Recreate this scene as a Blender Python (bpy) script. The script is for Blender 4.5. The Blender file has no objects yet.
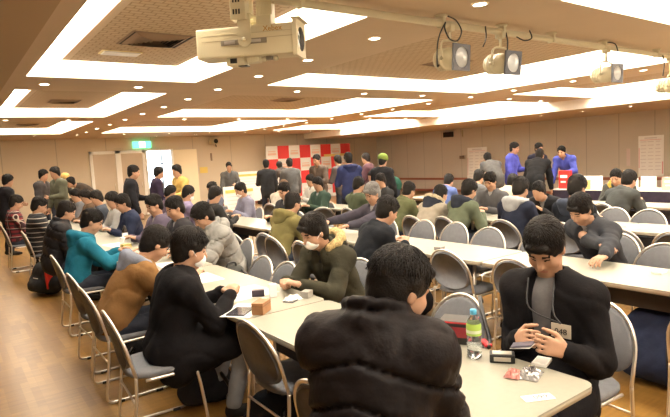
import bpy, bmesh, math, random
import numpy as np
from mathutils import Vector, Matrix
PI = math.pi
R = math.radians
sc = bpy.context.scene
C = sc.collection

# ------------------------------------------------------------------ camera, world, exposure
EYE = 1.62
cd = bpy.data.cameras.new('camera'); cam = bpy.data.objects.new('camera', cd); C.objects.link(cam)
cd.sensor_width = 36.0; cd.lens = 538.13 / 670 * 36; cd.clip_start = 0.05; cd.clip_end = 200
rx = Vector((0.80592698, -0.5894216, -0.05535239)); ux = Vector((0.10036042, 0.04388002, 0.99398306)); fx = Vector((0.58344622, 0.80663295, -0.0945187))
mw = Matrix.Identity(4)
for i in range(3):
    mw[i][0] = rx[i]; mw[i][1] = ux[i]; mw[i][2] = -fx[i]
mw[0][3] = 0; mw[1][3] = 0; mw[2][3] = EYE
cam.matrix_world = mw
sc.camera = cam
w = bpy.data.worlds.new('world'); sc.world = w; w.use_nodes = True
w.node_tree.nodes['Background'].inputs[0].default_value = (1.0, 0.85, 0.66, 1)
w.node_tree.nodes['Background'].inputs[1].default_value = 0.35
sc.view_settings.view_transform = 'Standard'; sc.view_settings.look = 'None'
sc.view_settings.gamma = 1.0; sc.view_settings.use_curve_mapping = False
sc.view_settings.exposure = 1.85
LIGHT = 4.6            # radiance of the luminous coffers
LCOL = (1.0, 0.925, 0.81)

# ------------------------------------------------------------------ materials
MATS = {}
def mat(name, col, rough=0.6, metal=0.0, bump=0.0, bscale=60.0, var=0.0, vscale=8.0, emit=None, estr=0.0, spec=0.5, trans=0.0, alpha=1.0, sheen=0.0):
    if name in MATS: return MATS[name]
    m = bpy.data.materials.new(name); m.use_nodes = True
    nt = m.node_tree; b = nt.nodes['Principled BSDF']
    b.inputs['Base Color'].default_value = (*col, 1); b.inputs['Roughness'].default_value = rough
    b.inputs['Metallic'].default_value = metal; b.inputs['Specular IOR Level'].default_value = spec
    if trans: b.inputs['Transmission Weight'].default_value = trans
    if alpha < 1: b.inputs['Alpha'].default_value = alpha
    if sheen: b.inputs['Sheen Weight'].default_value = sheen
    if emit: b.inputs['Emission Color'].default_value = (*emit, 1); b.inputs['Emission Strength'].default_value = estr
    tc = None
    if bump or var:
        tc = nt.nodes.new('ShaderNodeTexCoord')
    if var:
        n = nt.nodes.new('ShaderNodeTexNoise'); n.inputs['Scale'].default_value = vscale; n.inputs['Detail'].default_value = 4
        nt.links.new(tc.outputs['Object'], n.inputs['Vector'])
        r = nt.nodes.new('ShaderNodeValToRGB')
        r.color_ramp.elements[0].position = 0.3; r.color_ramp.elements[1].position = 0.7
        r.color_ramp.elements[0].color = (*[c * (1 - var) for c in col], 1); r.color_ramp.elements[1].color = (*[min(1, c * (1 + var)) for c in col], 1)
        nt.links.new(n.outputs['Fac'], r.inputs['Fac']); nt.links.new(r.outputs['Color'], b.inputs['Base Color'])
    if bump:
        n2 = nt.nodes.new('ShaderNodeTexNoise'); n2.inputs['Scale'].default_value = bscale; n2.inputs['Detail'].default_value = 3
        nt.links.new(tc.outputs['Object'], n2.inputs['Vector'])
        bp = nt.nodes.new('ShaderNodeBump'); bp.inputs['Strength'].default_value = bump; bp.inputs['Distance'].default_value = 0.01
        nt.links.new(n2.outputs['Fac'], bp.inputs['Height']); nt.links.new(bp.outputs['Normal'], b.inputs['Normal'])
    MATS[name] = m
    return m
def cloth(col, rough=0.85, bump=0.35, bscale=28):
    return mat('cloth_%02x%02x%02x_%d' % (int(col[0]*255), int(col[1]*255), int(col[2]*255), int(rough*100)), col, rough, 0, bump, bscale, 0.18, 9, spec=0.14)

def plaid_mat():
    m = bpy.data.materials.new('red_black_plaid'); m.use_nodes = True; nt = m.node_tree; b = nt.nodes['Principled BSDF']
    b.inputs['Roughness'].default_value = 0.9
    tc = nt.nodes.new('ShaderNodeTexCoord'); sep = nt.nodes.new('ShaderNodeSeparateXYZ'); nt.links.new(tc.outputs['Object'], sep.inputs[0])
    def band(out, mul, thr):
        a = nt.nodes.new('ShaderNodeMath'); a.operation = 'MULTIPLY'; a.inputs[1].default_value = mul; nt.links.new(sep.outputs[out], a.inputs[0])
        s = nt.nodes.new('ShaderNodeMath'); s.operation = 'SINE'; nt.links.new(a.outputs[0], s.inputs[0])
        g = nt.nodes.new('ShaderNodeMath'); g.operation = 'GREATER_THAN'; g.inputs[1].default_value = thr; nt.links.new(s.outputs[0], g.inputs[0]); return g.outputs[0]
    def mix(fac, c1, c2):
        x = nt.nodes.new('ShaderNodeMix'); x.data_type = 'RGBA'; nt.links.new(fac, x.inputs[0])
        for idx, c in ((6, c1), (7, c2)):
            if isinstance(c, tuple): x.inputs[idx].default_value = (*c, 1)
            else: nt.links.new(c, x.inputs[idx])
        return x.outputs[2]
    c = mix(band('Z', 90, 0.1), (0.22, 0.02, 0.03), (0.05, 0.015, 0.02))
    c = mix(band('Y', 90, 0.3), c, (0.04, 0.012, 0.015))
    c = mix(band('Z', 45, 0.985), c, (0.5, 0.42, 0.35)); c = mix(band('Y', 45, 0.985), c, (0.5, 0.42, 0.35))
    nt.links.new(c, b.inputs['Base Color']); return m
def stripe_mat(base=(0.012, 0.012, 0.014), line=(0.42, 0.38, 0.33), mul=58, thr=0.93):
    m = bpy.data.materials.new('striped_knit'); m.use_nodes = True; nt = m.node_tree; b = nt.nodes['Principled BSDF']
    b.inputs['Roughness'].default_value = 0.9
    tc = nt.nodes.new('ShaderNodeTexCoord'); wv = nt.nodes.new('ShaderNodeTexWave'); wv.bands_direction = 'Z'; wv.inputs['Scale'].default_value = mul / 20 * 1.6
    wv.inputs['Distortion'].default_value = 0.8; wv.inputs['Detail Scale'].default_value = 0.6
    nt.links.new(tc.outputs['Object'], wv.inputs['Vector'])
    r = nt.nodes.new('ShaderNodeValToRGB'); r.color_ramp.interpolation = 'CONSTANT'; r.color_ramp.elements[0].color = (*base, 1)
    r.color_ramp.elements[1].position = thr; r.color_ramp.elements[1].color = (*line, 1)
    nt.links.new(wv.outputs['Fac'], r.inputs['Fac']); nt.links.new(r.outputs['Color'], b.inputs['Base Color']); return m

M_ceil = mat('ceiling_paint', (0.58, 0.45, 0.31), 0.85, var=0.03, vscale=2, bump=0.1, bscale=150)
M_white = mat('cove_white', (0.9, 0.86, 0.78), 0.7)
M_glow = mat('luminous_diffuser', (0.9, 0.85, 0.75), 0.6, emit=LCOL, estr=LIGHT)
M_down = mat('downlight_glow', (1, 0.95, 0.85), 0.5, emit=(1.0, 0.9, 0.72), estr=9.0)
M_trim = mat('white_ring', (0.85, 0.80, 0.70), 0.4)
M_steel = mat('chair_steel', (0.74, 0.69, 0.62), 0.3, 0.85)
M_shell = mat('grey_chair_fabric', (0.155, 0.160, 0.175), 0.75, bump=0.2, bscale=300, var=0.08, vscale=30)
M_edge = mat('chair_back_piping', (0.42, 0.40, 0.37), 0.4, 0.6)
M_rubber = mat('dark_rubber', (0.03, 0.03, 0.03), 0.7)
M_table = mat('cream_laminate', (0.34, 0.325, 0.26), 0.32, var=0.03, vscale=40)
M_tedge = mat('table_edge', (0.40, 0.35, 0.26), 0.45)
M_dark = mat('dark_metal', (0.035, 0.03, 0.028), 0.5, 0.3)
M_cream = mat('cream_metal', (0.60, 0.535, 0.36), 0.42, 0.0, var=0.03, vscale=6)
M_black = mat('black_plastic', (0.012, 0.012, 0.013), 0.4)
M_paper = mat('white_paper', (0.93, 0.92, 0.89), 0.8)
M_red = mat('signal_red', (0.78, 0.035, 0.03), 0.5)
M_skin = mat('skin', (0.47, 0.265, 0.165), 0.55, var=0.06, vscale=14, bump=0.06, bscale=200)
M_hair = mat('black_hair', (0.009, 0.0065, 0.005), 0.55, bump=0.35, bscale=160, spec=0.22)
M_eye = mat('eye_dark', (0.02, 0.015, 0.012), 0.2)
M_lip = mat('lips', (0.45, 0.17, 0.12), 0.5)

def wall_mat(name, col, seam, axis):
    m = bpy.data.materials.new(name); m.use_nodes = True; nt = m.node_tree; b = nt.nodes['Principled BSDF']
    b.inputs['Roughness'].default_value = 0.8
    tc = nt.nodes.new('ShaderNodeTexCoord'); sep = nt.nodes.new('ShaderNodeSeparateXYZ'); nt.links.new(tc.outputs['Object'], sep.inputs[0])
    a = nt.nodes.new('ShaderNodeMath'); a.operation = 'PINGPONG'; a.inputs[1].default_value = seam / 2; nt.links.new(sep.outputs[axis], a.inputs[0])
    g = nt.nodes.new('ShaderNodeMath'); g.operation = 'LESS_THAN'; g.inputs[1].default_value = 0.012; nt.links.new(a.outputs[0], g.inputs[0])
    n = nt.nodes.new('ShaderNodeTexNoise'); n.inputs['Scale'].default_value = 1.3; nt.links.new(tc.outputs['Object'], n.inputs['Vector'])
    r = nt.nodes.new('ShaderNodeValToRGB'); r.color_ramp.elements[0].color = (*[c * .95 for c in col], 1); r.color_ramp.elements[1].color = (*[c * 1.04 for c in col], 1)
    nt.links.new(n.outputs['Fac'], r.inputs['Fac'])
    x = nt.nodes.new('ShaderNodeMix'); x.data_type = 'RGBA'; nt.links.new(g.outputs[0], x.inputs[0]); nt.links.new(r.outputs['Color'], x.inputs[6])
    x.inputs[7].default_value = (*[c * .72 for c in col], 1); nt.links.new(x.outputs[2], b.inputs['Base Color'])
    return m
def brick_mat(name, c1, c2, mort, sx, sy, bw, bh, ms, rough, off=0.5, rot=0.0, spec=0.5, noise=0.0):
    m = bpy.data.materials.new(name); m.use_nodes = True; nt = m.node_tree; b = nt.nodes['Principled BSDF']
    b.inputs['Roughness'].default_value = rough; b.inputs['Specular IOR Level'].default_value = spec
    tc = nt.nodes.new('ShaderNodeTexCoord'); mp = nt.nodes.new('ShaderNodeMapping'); mp.inputs['Rotation'].default_value = (0, 0, rot)
    nt.links.new(tc.outputs['Object'], mp.inputs['Vector'])
    k = nt.nodes.new('ShaderNodeTexBrick'); nt.links.new(mp.outputs[0], k.inputs['Vector'])
    k.inputs['Color1'].default_value = (*c1, 1); k.inputs['Color2'].default_value = (*c2, 1); k.inputs['Mortar'].default_value = (*mort, 1)
    k.inputs['Scale'].default_value = 1.0; k.inputs['Brick Width'].default_value = bw; k.inputs['Row Height'].default_value = bh; k.inputs['Mortar Size'].default_value = ms
    k.offset = off; k.offset_frequency = 3 if off == 0.37 else 2; k.inputs['Mortar Smooth'].default_value = 0.1
    out = k.outputs['Color']
    if noise:
        mp2 = nt.nodes.new('ShaderNodeMapping'); mp2.inputs['Rotation'].default_value = (0, 0, rot); mp2.inputs['Scale'].default_value = (2.5, 30, 1); nt.links.new(tc.outputs['Object'], mp2.inputs['Vector'])
        n = nt.nodes.new('ShaderNodeTexNoise'); n.inputs['Scale'].default_value = 1.2; n.inputs['Detail'].default_value = 5; nt.links.new(mp2.outputs[0], n.inputs['Vector'])
        x = nt.nodes.new('ShaderNodeMix'); x.data_type = 'RGBA'; x.blend_type = 'MULTIPLY'; x.inputs[0].default_value = noise
        nt.links.new(out, x.inputs[6]); nt.links.new(n.outputs['Fac'], x.inputs[7]); out = x.outputs[2]
    nt.links.new(out, b.inputs['Base Color']); return m
M_wall = wall_mat('beige_wall_panels', (0.66, 0.555, 0.41), 1.5, 'X')
M_wallr = wall_mat('beige_side_panels', (0.62, 0.56, 0.475), 1.0, 'Y')
M_floor = brick_mat('oak_parquet', (0.46, 0.25, 0.060), (0.33, 0.165, 0.036), (0.32, 0.16, 0.036), 1, 1, 0.42, 0.055, 0.0006, 0.33, off=0.37, rot=PI / 2, noise=0.6)
M_tile = brick_mat('acoustic_tile', (0.54, 0.41, 0.265), (0.51, 0.385, 0.245), (0.34, 0.24, 0.14), 1, 1, 0.10, 0.07, 0.006, 0.9)

# ------------------------------------------------------------------ object helpers
def empty(name, loc=(0, 0, 0), rz=0.0):
    o = bpy.data.objects.new(name, None); C.objects.link(o); o.location = loc; o.rotation_euler = (0, 0, rz); o.empty_display_size = 0.1
    return o
def tag(o, label, cat, group=None):
    o['label'] = label; o['category'] = cat
    if group: o['group'] = group
    return o
def thing(name, label, cat, loc=(0, 0, 0), rz=0.0, group=None):
    return tag(empty(name, loc, rz), label, cat, group)
class MB:
    def __init__(s): s.v = []; s.f = []; s.sm = []; s.mi = []
    def add(s, vs, fs, smooth=False, mi=0):
        n = len(s.v); s.v += [tuple(v) for v in vs]
        for f in fs: s.f.append([i + n for i in f]); s.sm.append(smooth); s.mi.append(mi)
    def box(s, c, d, bev=0.0, rz=0.0, rot=None, mi=0, seg=2):
        bm = bmesh.new(); bmesh.ops.create_cube(bm, size=1.0)
        for v in bm.verts: v.co = Vector((v.co.x * d[0], v.co.y * d[1], v.co.z * d[2]))
        if bev: bmesh.ops.bevel(bm, geom=bm.edges[:], offset=bev, segments=seg, affect='EDGES', profile=0.6)
        M = Matrix.Translation(Vector(c)) @ (rot.to_4x4() if rot else Matrix.Rotation(rz, 4, 'Z'))
        bm.verts.index_update(); s.add([M @ v.co for v in bm.verts], [[v.index for v in f.verts] for f in bm.faces], False, mi); bm.free()
    def quad(s, a, b, c, d, mi=0): s.add([a, b, c, d], [[0, 1, 2, 3]], False, mi)
    def tube(s, pts, r, n=8, closed=False, r2=None, mi=0, cap=True):
        pts = [Vector(p) for p in pts]; m = len(pts); rings = []
        t0 = (pts[1] - pts[0]).normalized(); up = Vector((0, 0, 1)) if abs(t0.z) < .9 else Vector((1, 0, 0))
        nrm = (up - t0 * up.dot(t0)).normalized()
        for i, p in enumerate(pts):
            if closed: t = (pts[(i + 1) % m] - pts[i - 1])
            else: t = pts[min(i + 1, m - 1)] - pts[max(i - 1, 0)]
            t.normalize(); nrm = (nrm - t * nrm.dot(t)).normalized(); bn = t.cross(nrm)
            rr = r if r2 is None else r + (r2 - r) * i / (m - 1)
            rings.append([p + (nrm * math.cos(2 * PI * k / n) + bn * math.sin(2 * PI * k / n)) * rr for k in range(n)])
        vs = [v for g in rings for v in g]; fs = []
        for i in range(m if closed else m - 1):
            a = i * n; b = ((i + 1) % m) * n
            for k in range(n): fs.append([a + k, a + (k + 1) % n, b + (k + 1) % n, b + k])
        if not closed and cap: fs.append(list(range(n))[::-1]); fs.append([(m - 1) * n + k for k in range(n)])
        s.add(vs, fs, True, mi)
    def lathe(s, prof, c=(0, 0, 0), n=20, rot=None, mi=0):
        M = Matrix.Translation(Vector(c)) @ (rot.to_4x4() if rot else Matrix.Identity(4))
        vs = []; fs = []
        for (r, z) in prof:
            for k in range(n): vs.append(M @ Vector((max(r, 1e-5) * math.cos(2 * PI * k / n), max(r, 1e-5) * math.sin(2 * PI * k / n), z)))
        for i in range(len(prof) - 1):
            for k in range(n): fs.append([i * n + k, i * n + (k + 1) % n, (i + 1) * n + (k + 1) % n, (i + 1) * n + k])
        s.add(vs, fs, True, mi)
    def prism(s, outline, z0, z1, M=None, mi=0):
        n = len(outline); M = M or Matrix.Identity(4)
        vs = [M @ Vector((x, y, z0)) for x, y in outline] + [M @ Vector((x, y, z1)) for x, y in outline]
        fs = [list(range(n))[::-1], [n + k for k in range(n)]] + [[k, (k + 1) % n, n + (k + 1) % n, n + k] for k in range(n)]
        s.add(vs, fs, False, mi)
    def build(s, name, m, parent=None, loc=None):
        me = bpy.data.meshes.new(name); me.from_pydata(s.v, [], s.f); me.polygons.foreach_set('use_smooth', s.sm); me.polygons.foreach_set('material_index', s.mi)
        for mm in (m if isinstance(m, (list, tuple)) else [m]): me.materials.append(mm)
        me.update(); o = bpy.data.objects.new(name, me); C.objects.link(o)
        if parent: o.parent = parent
        if loc: o.location = loc
        return o
def box(name, c, d, m, parent=None, bev=0.0, rz=0.0, rot=None):
    b = MB(); b.box(c, d, bev, rz, rot); return b.build(name, m, parent)
def struct(o): o['kind'] = 'structure'; return o
def text(name, s, size, M, m, parent=None, depth=0.001, align='CENTER'):
    cu = bpy.data.curves.new('t', 'FONT'); cu.body = s; cu.size = size; cu.extrude = depth; cu.align_x = align; cu.align_y = 'CENTER'; cu.resolution_u = 3
    o = bpy.data.objects.new('t', cu); me = bpy.data.meshes.new_from_object(o); bpy.data.objects.remove(o); bpy.data.curves.remove(cu)
    me.transform(M); me.materials.clear(); me.materials.append(m); me.name = name
    q = bpy.data.objects.new(name, me); C.objects.link(q)
    if parent: q.parent = parent
    return q
def frame(o, x, y):   # matrix whose columns are x, y, x^y at origin o
    x = Vector(x).normalized(); y = Vector(y); y = (y - x * y.dot(x)).normalized(); z = x.cross(y)
    return Matrix(((x.x, y.x, z.x, o[0]), (x.y, y.y, z.y, o[1]), (x.z, y.z, z.z, o[2]), (0, 0, 0, 1)))
def copy_tree(o, parent=None):
    c = o.copy(); C.objects.link(c); c.parent = parent
    for ch in list(o.children): copy_tree(ch, c)
    return c
def bez(p, n=12):   # Catmull-Rom through points
    p = [Vector(q) for q in p]; p = [2 * p[0] - p[1]] + p + [2 * p[-1] - p[-2]]; out = []
    for i in range(1, len(p) - 2):
        for k in range(n):
            t = k / n; a, b, c, d = p[i - 1:i + 3]
            out.append(0.5 * ((2 * b) + (c - a) * t + (2 * a - 5 * b + 4 * c - d) * t * t + (3 * b - a - 3 * c + d) * t ** 3))
    out.append(p[-2]); return out

# ------------------------------------------------------------------ room shell
H = 2.67; BACK = 19.0; RIGHT = 16.3; LEFT = -3.2; XF = 12.35; HS = 2.44; NEAR = -3.5
b = MB(); b.quad((LEFT, NEAR, 0), (RIGHT, NEAR, 0), (RIGHT, BACK, 0), (LEFT, BACK, 0)); struct(b.build('floor', M_floor))
DX0, DX1, DZ = 5.76, 6.72, 2.24     # open doorway in the back wall
b = MB()
def wq(x0, x1, z0, z1): b.box(((x0 + x1) / 2, BACK + .06, (z0 + z1) / 2), (x1 - x0, .12, z1 - z0))
wq(LEFT, DX0, 0, H + .02); wq(DX0, DX1, DZ, H + .02); wq(DX1, RIGHT + .1, 0, H + .02)
struct(b.build('wall_back', M_wall))
b = MB(); b.box((RIGHT + .06, (BACK + NEAR) / 2, H / 2), (.12, BACK - NEAR, H)); struct(b.build('wall_right', M_wallr))
b = MB(); b.box((LEFT - .06, (BACK + NEAR) / 2, H / 2), (.12, BACK - NEAR, H)); struct(b.build('wall_left', M_wall))
M_rail = mat('red_brown_rail', (0.33, 0.12, 0.07), 0.5)
M_panel = mat('lower_wall', (0.50, 0.40, 0.28), 0.7)
b = MB(); b.box((RIGHT - .02, (BACK + NEAR) / 2, .52), (.04, BACK - NEAR, .09), .008); b.box((RIGHT - .02, (BACK + NEAR) / 2, .05), (.03, BACK - NEAR, .1)); struct(b.build('trim_1', M_rail))
b = MB(); b.box(((DX1 + .9 + RIGHT) / 2, BACK - .02, .05), (RIGHT - DX1 - .9, .03, .1)); b.box(((LEFT + 3.9) / 2, BACK - .02, .05), (3.9 - LEFT, .03, .1)); struct(b.build('baseboard_back', M_rail))
# ceiling with recessed coffers
XS = [(0.84, 2.74), (3.78, 8.24), (9.36, XF)]
YS = [(-1.4, 2.27), (3.16, 6.68), (7.76, 11.44), (12.41, 16.38)]
PX = [(1.16, 2.43), (4.20, 7.12), (9.80, 11.86)]
PY = [(-.9, 1.9), (3.62, 6.46), (8.15, 11.30), (12.75, 16.25)]
xb = sorted([0.63, XF] + [v for p in XS for v in p if v != XF]); yb = sorted([NEAR, BACK] + [v for p in YS for v in p])
b = MB()
for i in range(len(xb) - 1):
    for j in range(len(yb) - 1):
        cx_, cy_ = (xb[i] + xb[i + 1]) / 2, (yb[j] + yb[j + 1]) / 2
        if any(p[0] < cx_ < p[1] for p in XS) and any(p[0] < cy_ < p[1] for p in YS): continue
        b.quad((xb[i], yb[j], H), (xb[i], yb[j + 1], H), (xb[i + 1], yb[j + 1], H), (xb[i + 1], yb[j], H))
struct(b.build('ceiling', M_ceil))
b = MB(); HB = 1.62 + 1.05 * .9        # lower bulkhead along the left wall, soffit along the right wall
b.box(((LEFT + .63) / 2, (BACK + NEAR) / 2, HB + .15), (.63 - LEFT, BACK - NEAR, .3)); struct(b.build('trim_2', mat('bulkhead_paint', (0.42, 0.30, 0.175), .85)))
b = MB(); b.box(((XF + .04 + RIGHT) / 2, (BACK + NEAR) / 2, HS + .02), (RIGHT - XF - .04, BACK - NEAR, .04)); struct(b.build('trim_3', M_ceil))
b = MB(); RT = H + .42
b.box((XF + .02, (BACK + NEAR) / 2, (HS + RT) / 2), (.04, BACK - NEAR, RT - HS)); b.box((XF - .015, (BACK + NEAR) / 2, H + .0), (.03, BACK - NEAR, .02)); struct(b.build('trim_4', M_white))
cols = ['left', 'middle', 'right']; rows_ = ['overhead', 'first', 'second', 'farthest']
vent = None
for i, (x0, x1) in enumerate(XS):
    for j, (y0, y1) in enumerate(YS):
        t = thing('ceiling_light', '%s glowing rectangular ceiling coffer of the %s column with tan tile centre' % (rows_[j], cols[i]), 'ceiling light', ((x0 + x1) / 2, (y0 + y1) / 2, H), 0, 'luminous ceiling coffers')
        cx_, cy_ = (x0 + x1) / 2, (y0 + y1) / 2; ax, ay = (x1 - x0) / 2, (y1 - y0) / 2
        b = MB(); e = .42
        b.quad((-ax, -ay, 0), (-ax, ay, 0), (-ax, ay, e), (-ax, -ay, e)); b.quad((-ax, -ay, 0), (ax, -ay, 0), (ax, -ay, e), (-ax, -ay, e)); b.quad((-ax, ay, 0), (ax, ay, 0), (ax, ay, e), (-ax, ay, e))
        if i < 2: b.quad((ax, -ay, 0), (ax, ay, 0), (ax, ay, e), (ax, -ay, e))
        b.build('recess_side', M_white, t)
        b = MB(); b.quad((-ax, -ay, e), (-ax, ay, e), (ax, ay, e), (ax, -ay, e)); b.build('diffuser', M_glow, t)
        px0, px1 = PX[i]; py0, py1 = PY[j]
        b = MB(); b.box(((px0 + px1) / 2 - cx_, (py0 + py1) / 2 - cy_, .175), (px1 - px0, py1 - py0, .05), .004)
        b.build('border_panel', M_ceil, t)
        b = MB(); m_ = .07; zz = .1475
        b.quad((px0 + m_ - cx_, py0 + m_ - cy_, zz), (px0 + m_ - cx_, py1 - m_ - cy_, zz), (px1 - m_ - cx_, py1 - m_ - cy_, zz), (px1 - m_ - cx_, py0 + m_ - cy_, zz)); b.build('tile_panel', M_tile, t)
# air outlets
M_vent = mat('vent_brown', (0.26, 0.17, 0.10), .6, .3); M_ventd = mat('vent_dark', (0.03, 0.022, 0.018), .8)
def vent_at(x, y, s, label):
    t = thing('ceiling_vent', label, 'air vent', (x, y, H + .145), 0, 'square air outlets in the coffers')
    b = MB()
    for k in range(4):
        M = Matrix.Rotation(k * PI / 2, 4, 'Z'); vs = [M @ Vector(v) for v in [(-s, -s, -.001), (s, -s, -.001), (s * .93, -s * .93, -.006), (-s * .93, -s * .93, -.006)]]; b.add(vs, [[0, 1, 2, 3]])
    b.build('frame', M_vent, t)
    b = MB(); b.quad((-s, -s, 0.0), (s, -s, 0.0), (s, s, 0.0), (-s, s, 0.0)); b.build('backing', M_ventd, t)
    b = MB()
    for k in range(4):
        M = Matrix.Rotation(k * PI / 2, 4, 'Z')
        for q in range(1, 7):
            a = s * (1 - q / 7.2); vs = [M @ Vector(v) for v in [(-a, -a, -.002), (a, -a, -.002), (a * .82, -a * .82 , -.022), (-a * .82, -a * .82, -.022)]]; b.add(vs, [[0, 1, 2, 3]])
    b.build('louvre', M_vent, t)
vent_at(1.76, 5.17, .29, 'square louvred air outlet in the tile panel of the nearest left coffer')
vent_at(1.80, 10.1, .24, 'square louvred air outlet in the left column second coffer')
vent_at(1.80, 14.9, .24, 'dark louvred air outlet in the farthest left coffer')
vent_at(5.7, 9.3, .26, 'square louvred air outlet in the middle column second coffer')
vent_at(5.7, 5.1, .26, 'square louvred air outlet in the nearest middle coffer')
b = MB(); b.box((0, 0, -.008), (.36, .16, .014), .004); hx = b.build('ceiling_hatch', mat('hatch_grey', (0.62, 0.60, 0.56), .4, .2), None, (1.62, 5.86, H + .143)); tag(hx, 'small pale rectangular panel with yellowish rim beside the nearest air outlet', 'ceiling panel')
b = MB(); b.box((0, 0, 0), (.40, .20, .008), .003); b.build('rim', mat('yellow_rim', (0.75, 0.62, 0.30), .5), hx)
# downlights
DL = []
LN = {1.09: 'leftmost line', 2.18: 'line over the left coffers', 3.28: 'long beam left of the middle coffers', 4.57: 'line just right of the left beam', 5.93: 'centre line of the middle column', 7.33: 'line just left of the right beam', 8.70: 'long beam right of the middle coffers', 10.1: 'inner line of the right column', 11.5: 'outer line of the right column', 13.4: 'low soffit along the right wall'}
ODN = ['nearest', 'second', 'third', 'fourth', 'fifth', 'sixth', 'seventh', 'eighth', 'ninth', 'tenth', 'eleventh', 'twelfth', 'thirteenth', 'fourteenth']
for x, ys in ((1.09, (7.22, 12.05, 16.95)), (2.18, (7.22, 12.05, 17.0)), (3.28, (3.78, 4.88, 5.99, 7.2, 8.35, 9.5, 10.75, 12.0, 13.3, 14.55, 15.8, 17.0)), (4.57, (7.15, 11.95, 16.95)), (5.93, (7.17, 11.95, 16.9, 18.2)), (7.33, (7.18, 12.0, 17, 18.2)),
              (8.70, (3.9, 5.02, 6.18, 7.19, 8.35, 9.5, 10.67, 11.95, 13.2, 14.5, 15.7, 17.1)), (10.1, (7.3, 12, 17.2)), (11.5, (7.45, 12, 17.2)), (3.28, (2.6, ))):
    for y in ys: DL.append((x, y, H))
DL = [d for d in DL if not any(p[0] < d[0] < p[1] and q[0] < d[1] < q[1] for p in XS for q in YS)]
DS = [(13.4, y, HS) for y in (3.9, 5.1, 6.3, 7.5, 8.67, 9.86, 10.95, 12.05, 13.4, 14.9, 16.4)]
proto = None
for lst, lab, g in ((DL, 'small round recessed downlight in the flat tan ceiling between the coffers', 'downlights between the coffers'), (DS, 'small round downlight in the low soffit along the right wall', 'downlights along the right soffit')):
    cnt_ = {}
    for (x, y, z) in sorted(lst):
        cnt_[x] = cnt_.get(x, 0) + 1; lab = 'round recessed downlight, %s on the %s' % (ODN[cnt_[x] - 1], LN[x])
        if proto is None:
            proto = thing('downlight', lab, 'downlight', (x, y, z), 0, g)
            b = MB(); b.lathe([(.062, -.001), (.062, -.006), (.05, -.007), (.047, -.001)], n=18); b.build('trim_ring', M_trim, proto)
            b = MB(); b.lathe([(.0, -.003), (.049, -.003)], n=18); b.build('lens', M_down, proto)
        else:
            o = copy_tree(proto); o.location = (x, y, z); o['label'] = lab; o['group'] = g

# ------------------------------------------------------------------ furniture
def superell(a, bq, n=2.6, m=36, a2=None):
    out = []
    for k in range(m):
        t = 2 * PI * k / m; c, s = math.cos(t), math.sin(t)
        out.append((a * math.copysign(abs(c) ** (2 / n), c), bq * math.copysign(abs(s) ** (2 / n), s)))
    return out
def pad(mb, outline, layers, M=None, mi=0):
    M = M or Matrix.Identity(4); n = len(outline); vs = []; fs = []
    for s_, z in layers: vs += [M @ Vector((x * s_, y * s_, z)) for x, y in outline]
    for i in range(len(layers) - 1):
        for k in range(n): fs.append([i * n + k, i * n + (k + 1) % n, (i + 1) * n + (k + 1) % n, (i + 1) * n + k])
    mb.add(vs, fs, True, mi); mb.add(vs[:n], [list(range(n))[::-1]], False, mi); mb.add(vs[-n:], [list(range(n))], False, mi)
TILT = R(13)
def bk(y, z, off=0.0):   # point in the backrest plane, gently curved round the sitter
    return (-.195 - (z - .43) * math.tan(TILT) + .9 * y * y * .6 + off, y, z)
def make_chair():
    t = thing('folding_chair', '', 'chair')
    b = MB(); pad(b, superell(.205, .205, 3.0), [(.93, .418), (1, .426), (1, .444), (.94, .457), (.7, .461)]); b.build('seat', M_shell, t)
    b = MB(); ol = []
    for k in range(40):
        a = 2 * PI * k / 40; y = .205 * math.cos(a); s = math.sin(a)
        ol.append((y, .585 + (.205 if s > 0 else .125) * math.copysign(abs(s) ** (1.0 if s > 0 else .8), s)))
    n = len(ol); vs = []; fs = []
    for sc_, off in ((.94, -.012), (1, -.005), (1, .006), (.93, .014)):
        vs += [bk(y * sc_, .585 + (z - .585) * sc_, off) for y, z in ol]
    for i in range(3):
        for k in range(n): fs.append([i * n + k, i * n + (k + 1) % n, (i + 1) * n + (k + 1) % n, (i + 1) * n + k])
    for base in (0, 3 * n):
        c = len(vs); vs.append(bk(0, .60, -.012 if base == 0 else .014))
        for k in range(n): fs.append([base + k, base + (k + 1) % n, c])
    b.add(vs, fs, True); b.build('backrest', M_shell, t)
    b = MB(); pts = [bk(.217, .44), bk(.217, .52)] + [bk(.217 * math.cos(a), .585 + .219 * math.sin(a)) for a in [PI * k / 18 for k in range(19)]] + [bk(-.217, .52), bk(-.217, .44)]
    b.tube(pts, .0095, 8); b.build('back_frame', M_steel, t)
    for s in (-1, 1):
        y = .217 * s; b = MB()
        b.tube(bez([bk(y, .45), (-.185, y, .3), (-.215, y, .08), (-.20, y, .022), (-.12, y, .014), (.12, y, .014), (.20, y, .02), (.215, y, .08), (.18, y, .36), (.155, y * .93, .405), (.05, y * .93, .412), (-.12, y * .93, .412)], 5), .0095, 7)
        l = b.build('leg', M_steel, t)
        for xx in (-.13, .14): b = MB(); b.box((xx, y, .010), (.05, .026, .02), .005); b.build('rubber_foot', M_rubber, l)
    for p_ in ([(-.19, -.217, .30), (-.19, .217, .30)], [(.17, -.2, .40), (.17, .2, .40)]): b = MB(); b.tube(p_, .007, 6); b.build('stretcher', M_steel, t)
    return t
chair0 = make_chair(); chair_used = False
def chair(x, y, rz, label):
    global chair_used
    o = copy_tree(chair0) if chair_used else chair0
    chair_used = True
    o.location = (x, y, 0); o.rotation_euler = (0, 0, rz); o['label'] = label; o['group'] = 'grey folding chairs along the tables'
    return o
ROW = [1.33 + 2.15 * k for k in range(4)]; Y0 = 1.04; TL = 1.80; TW = 0.62
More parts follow.
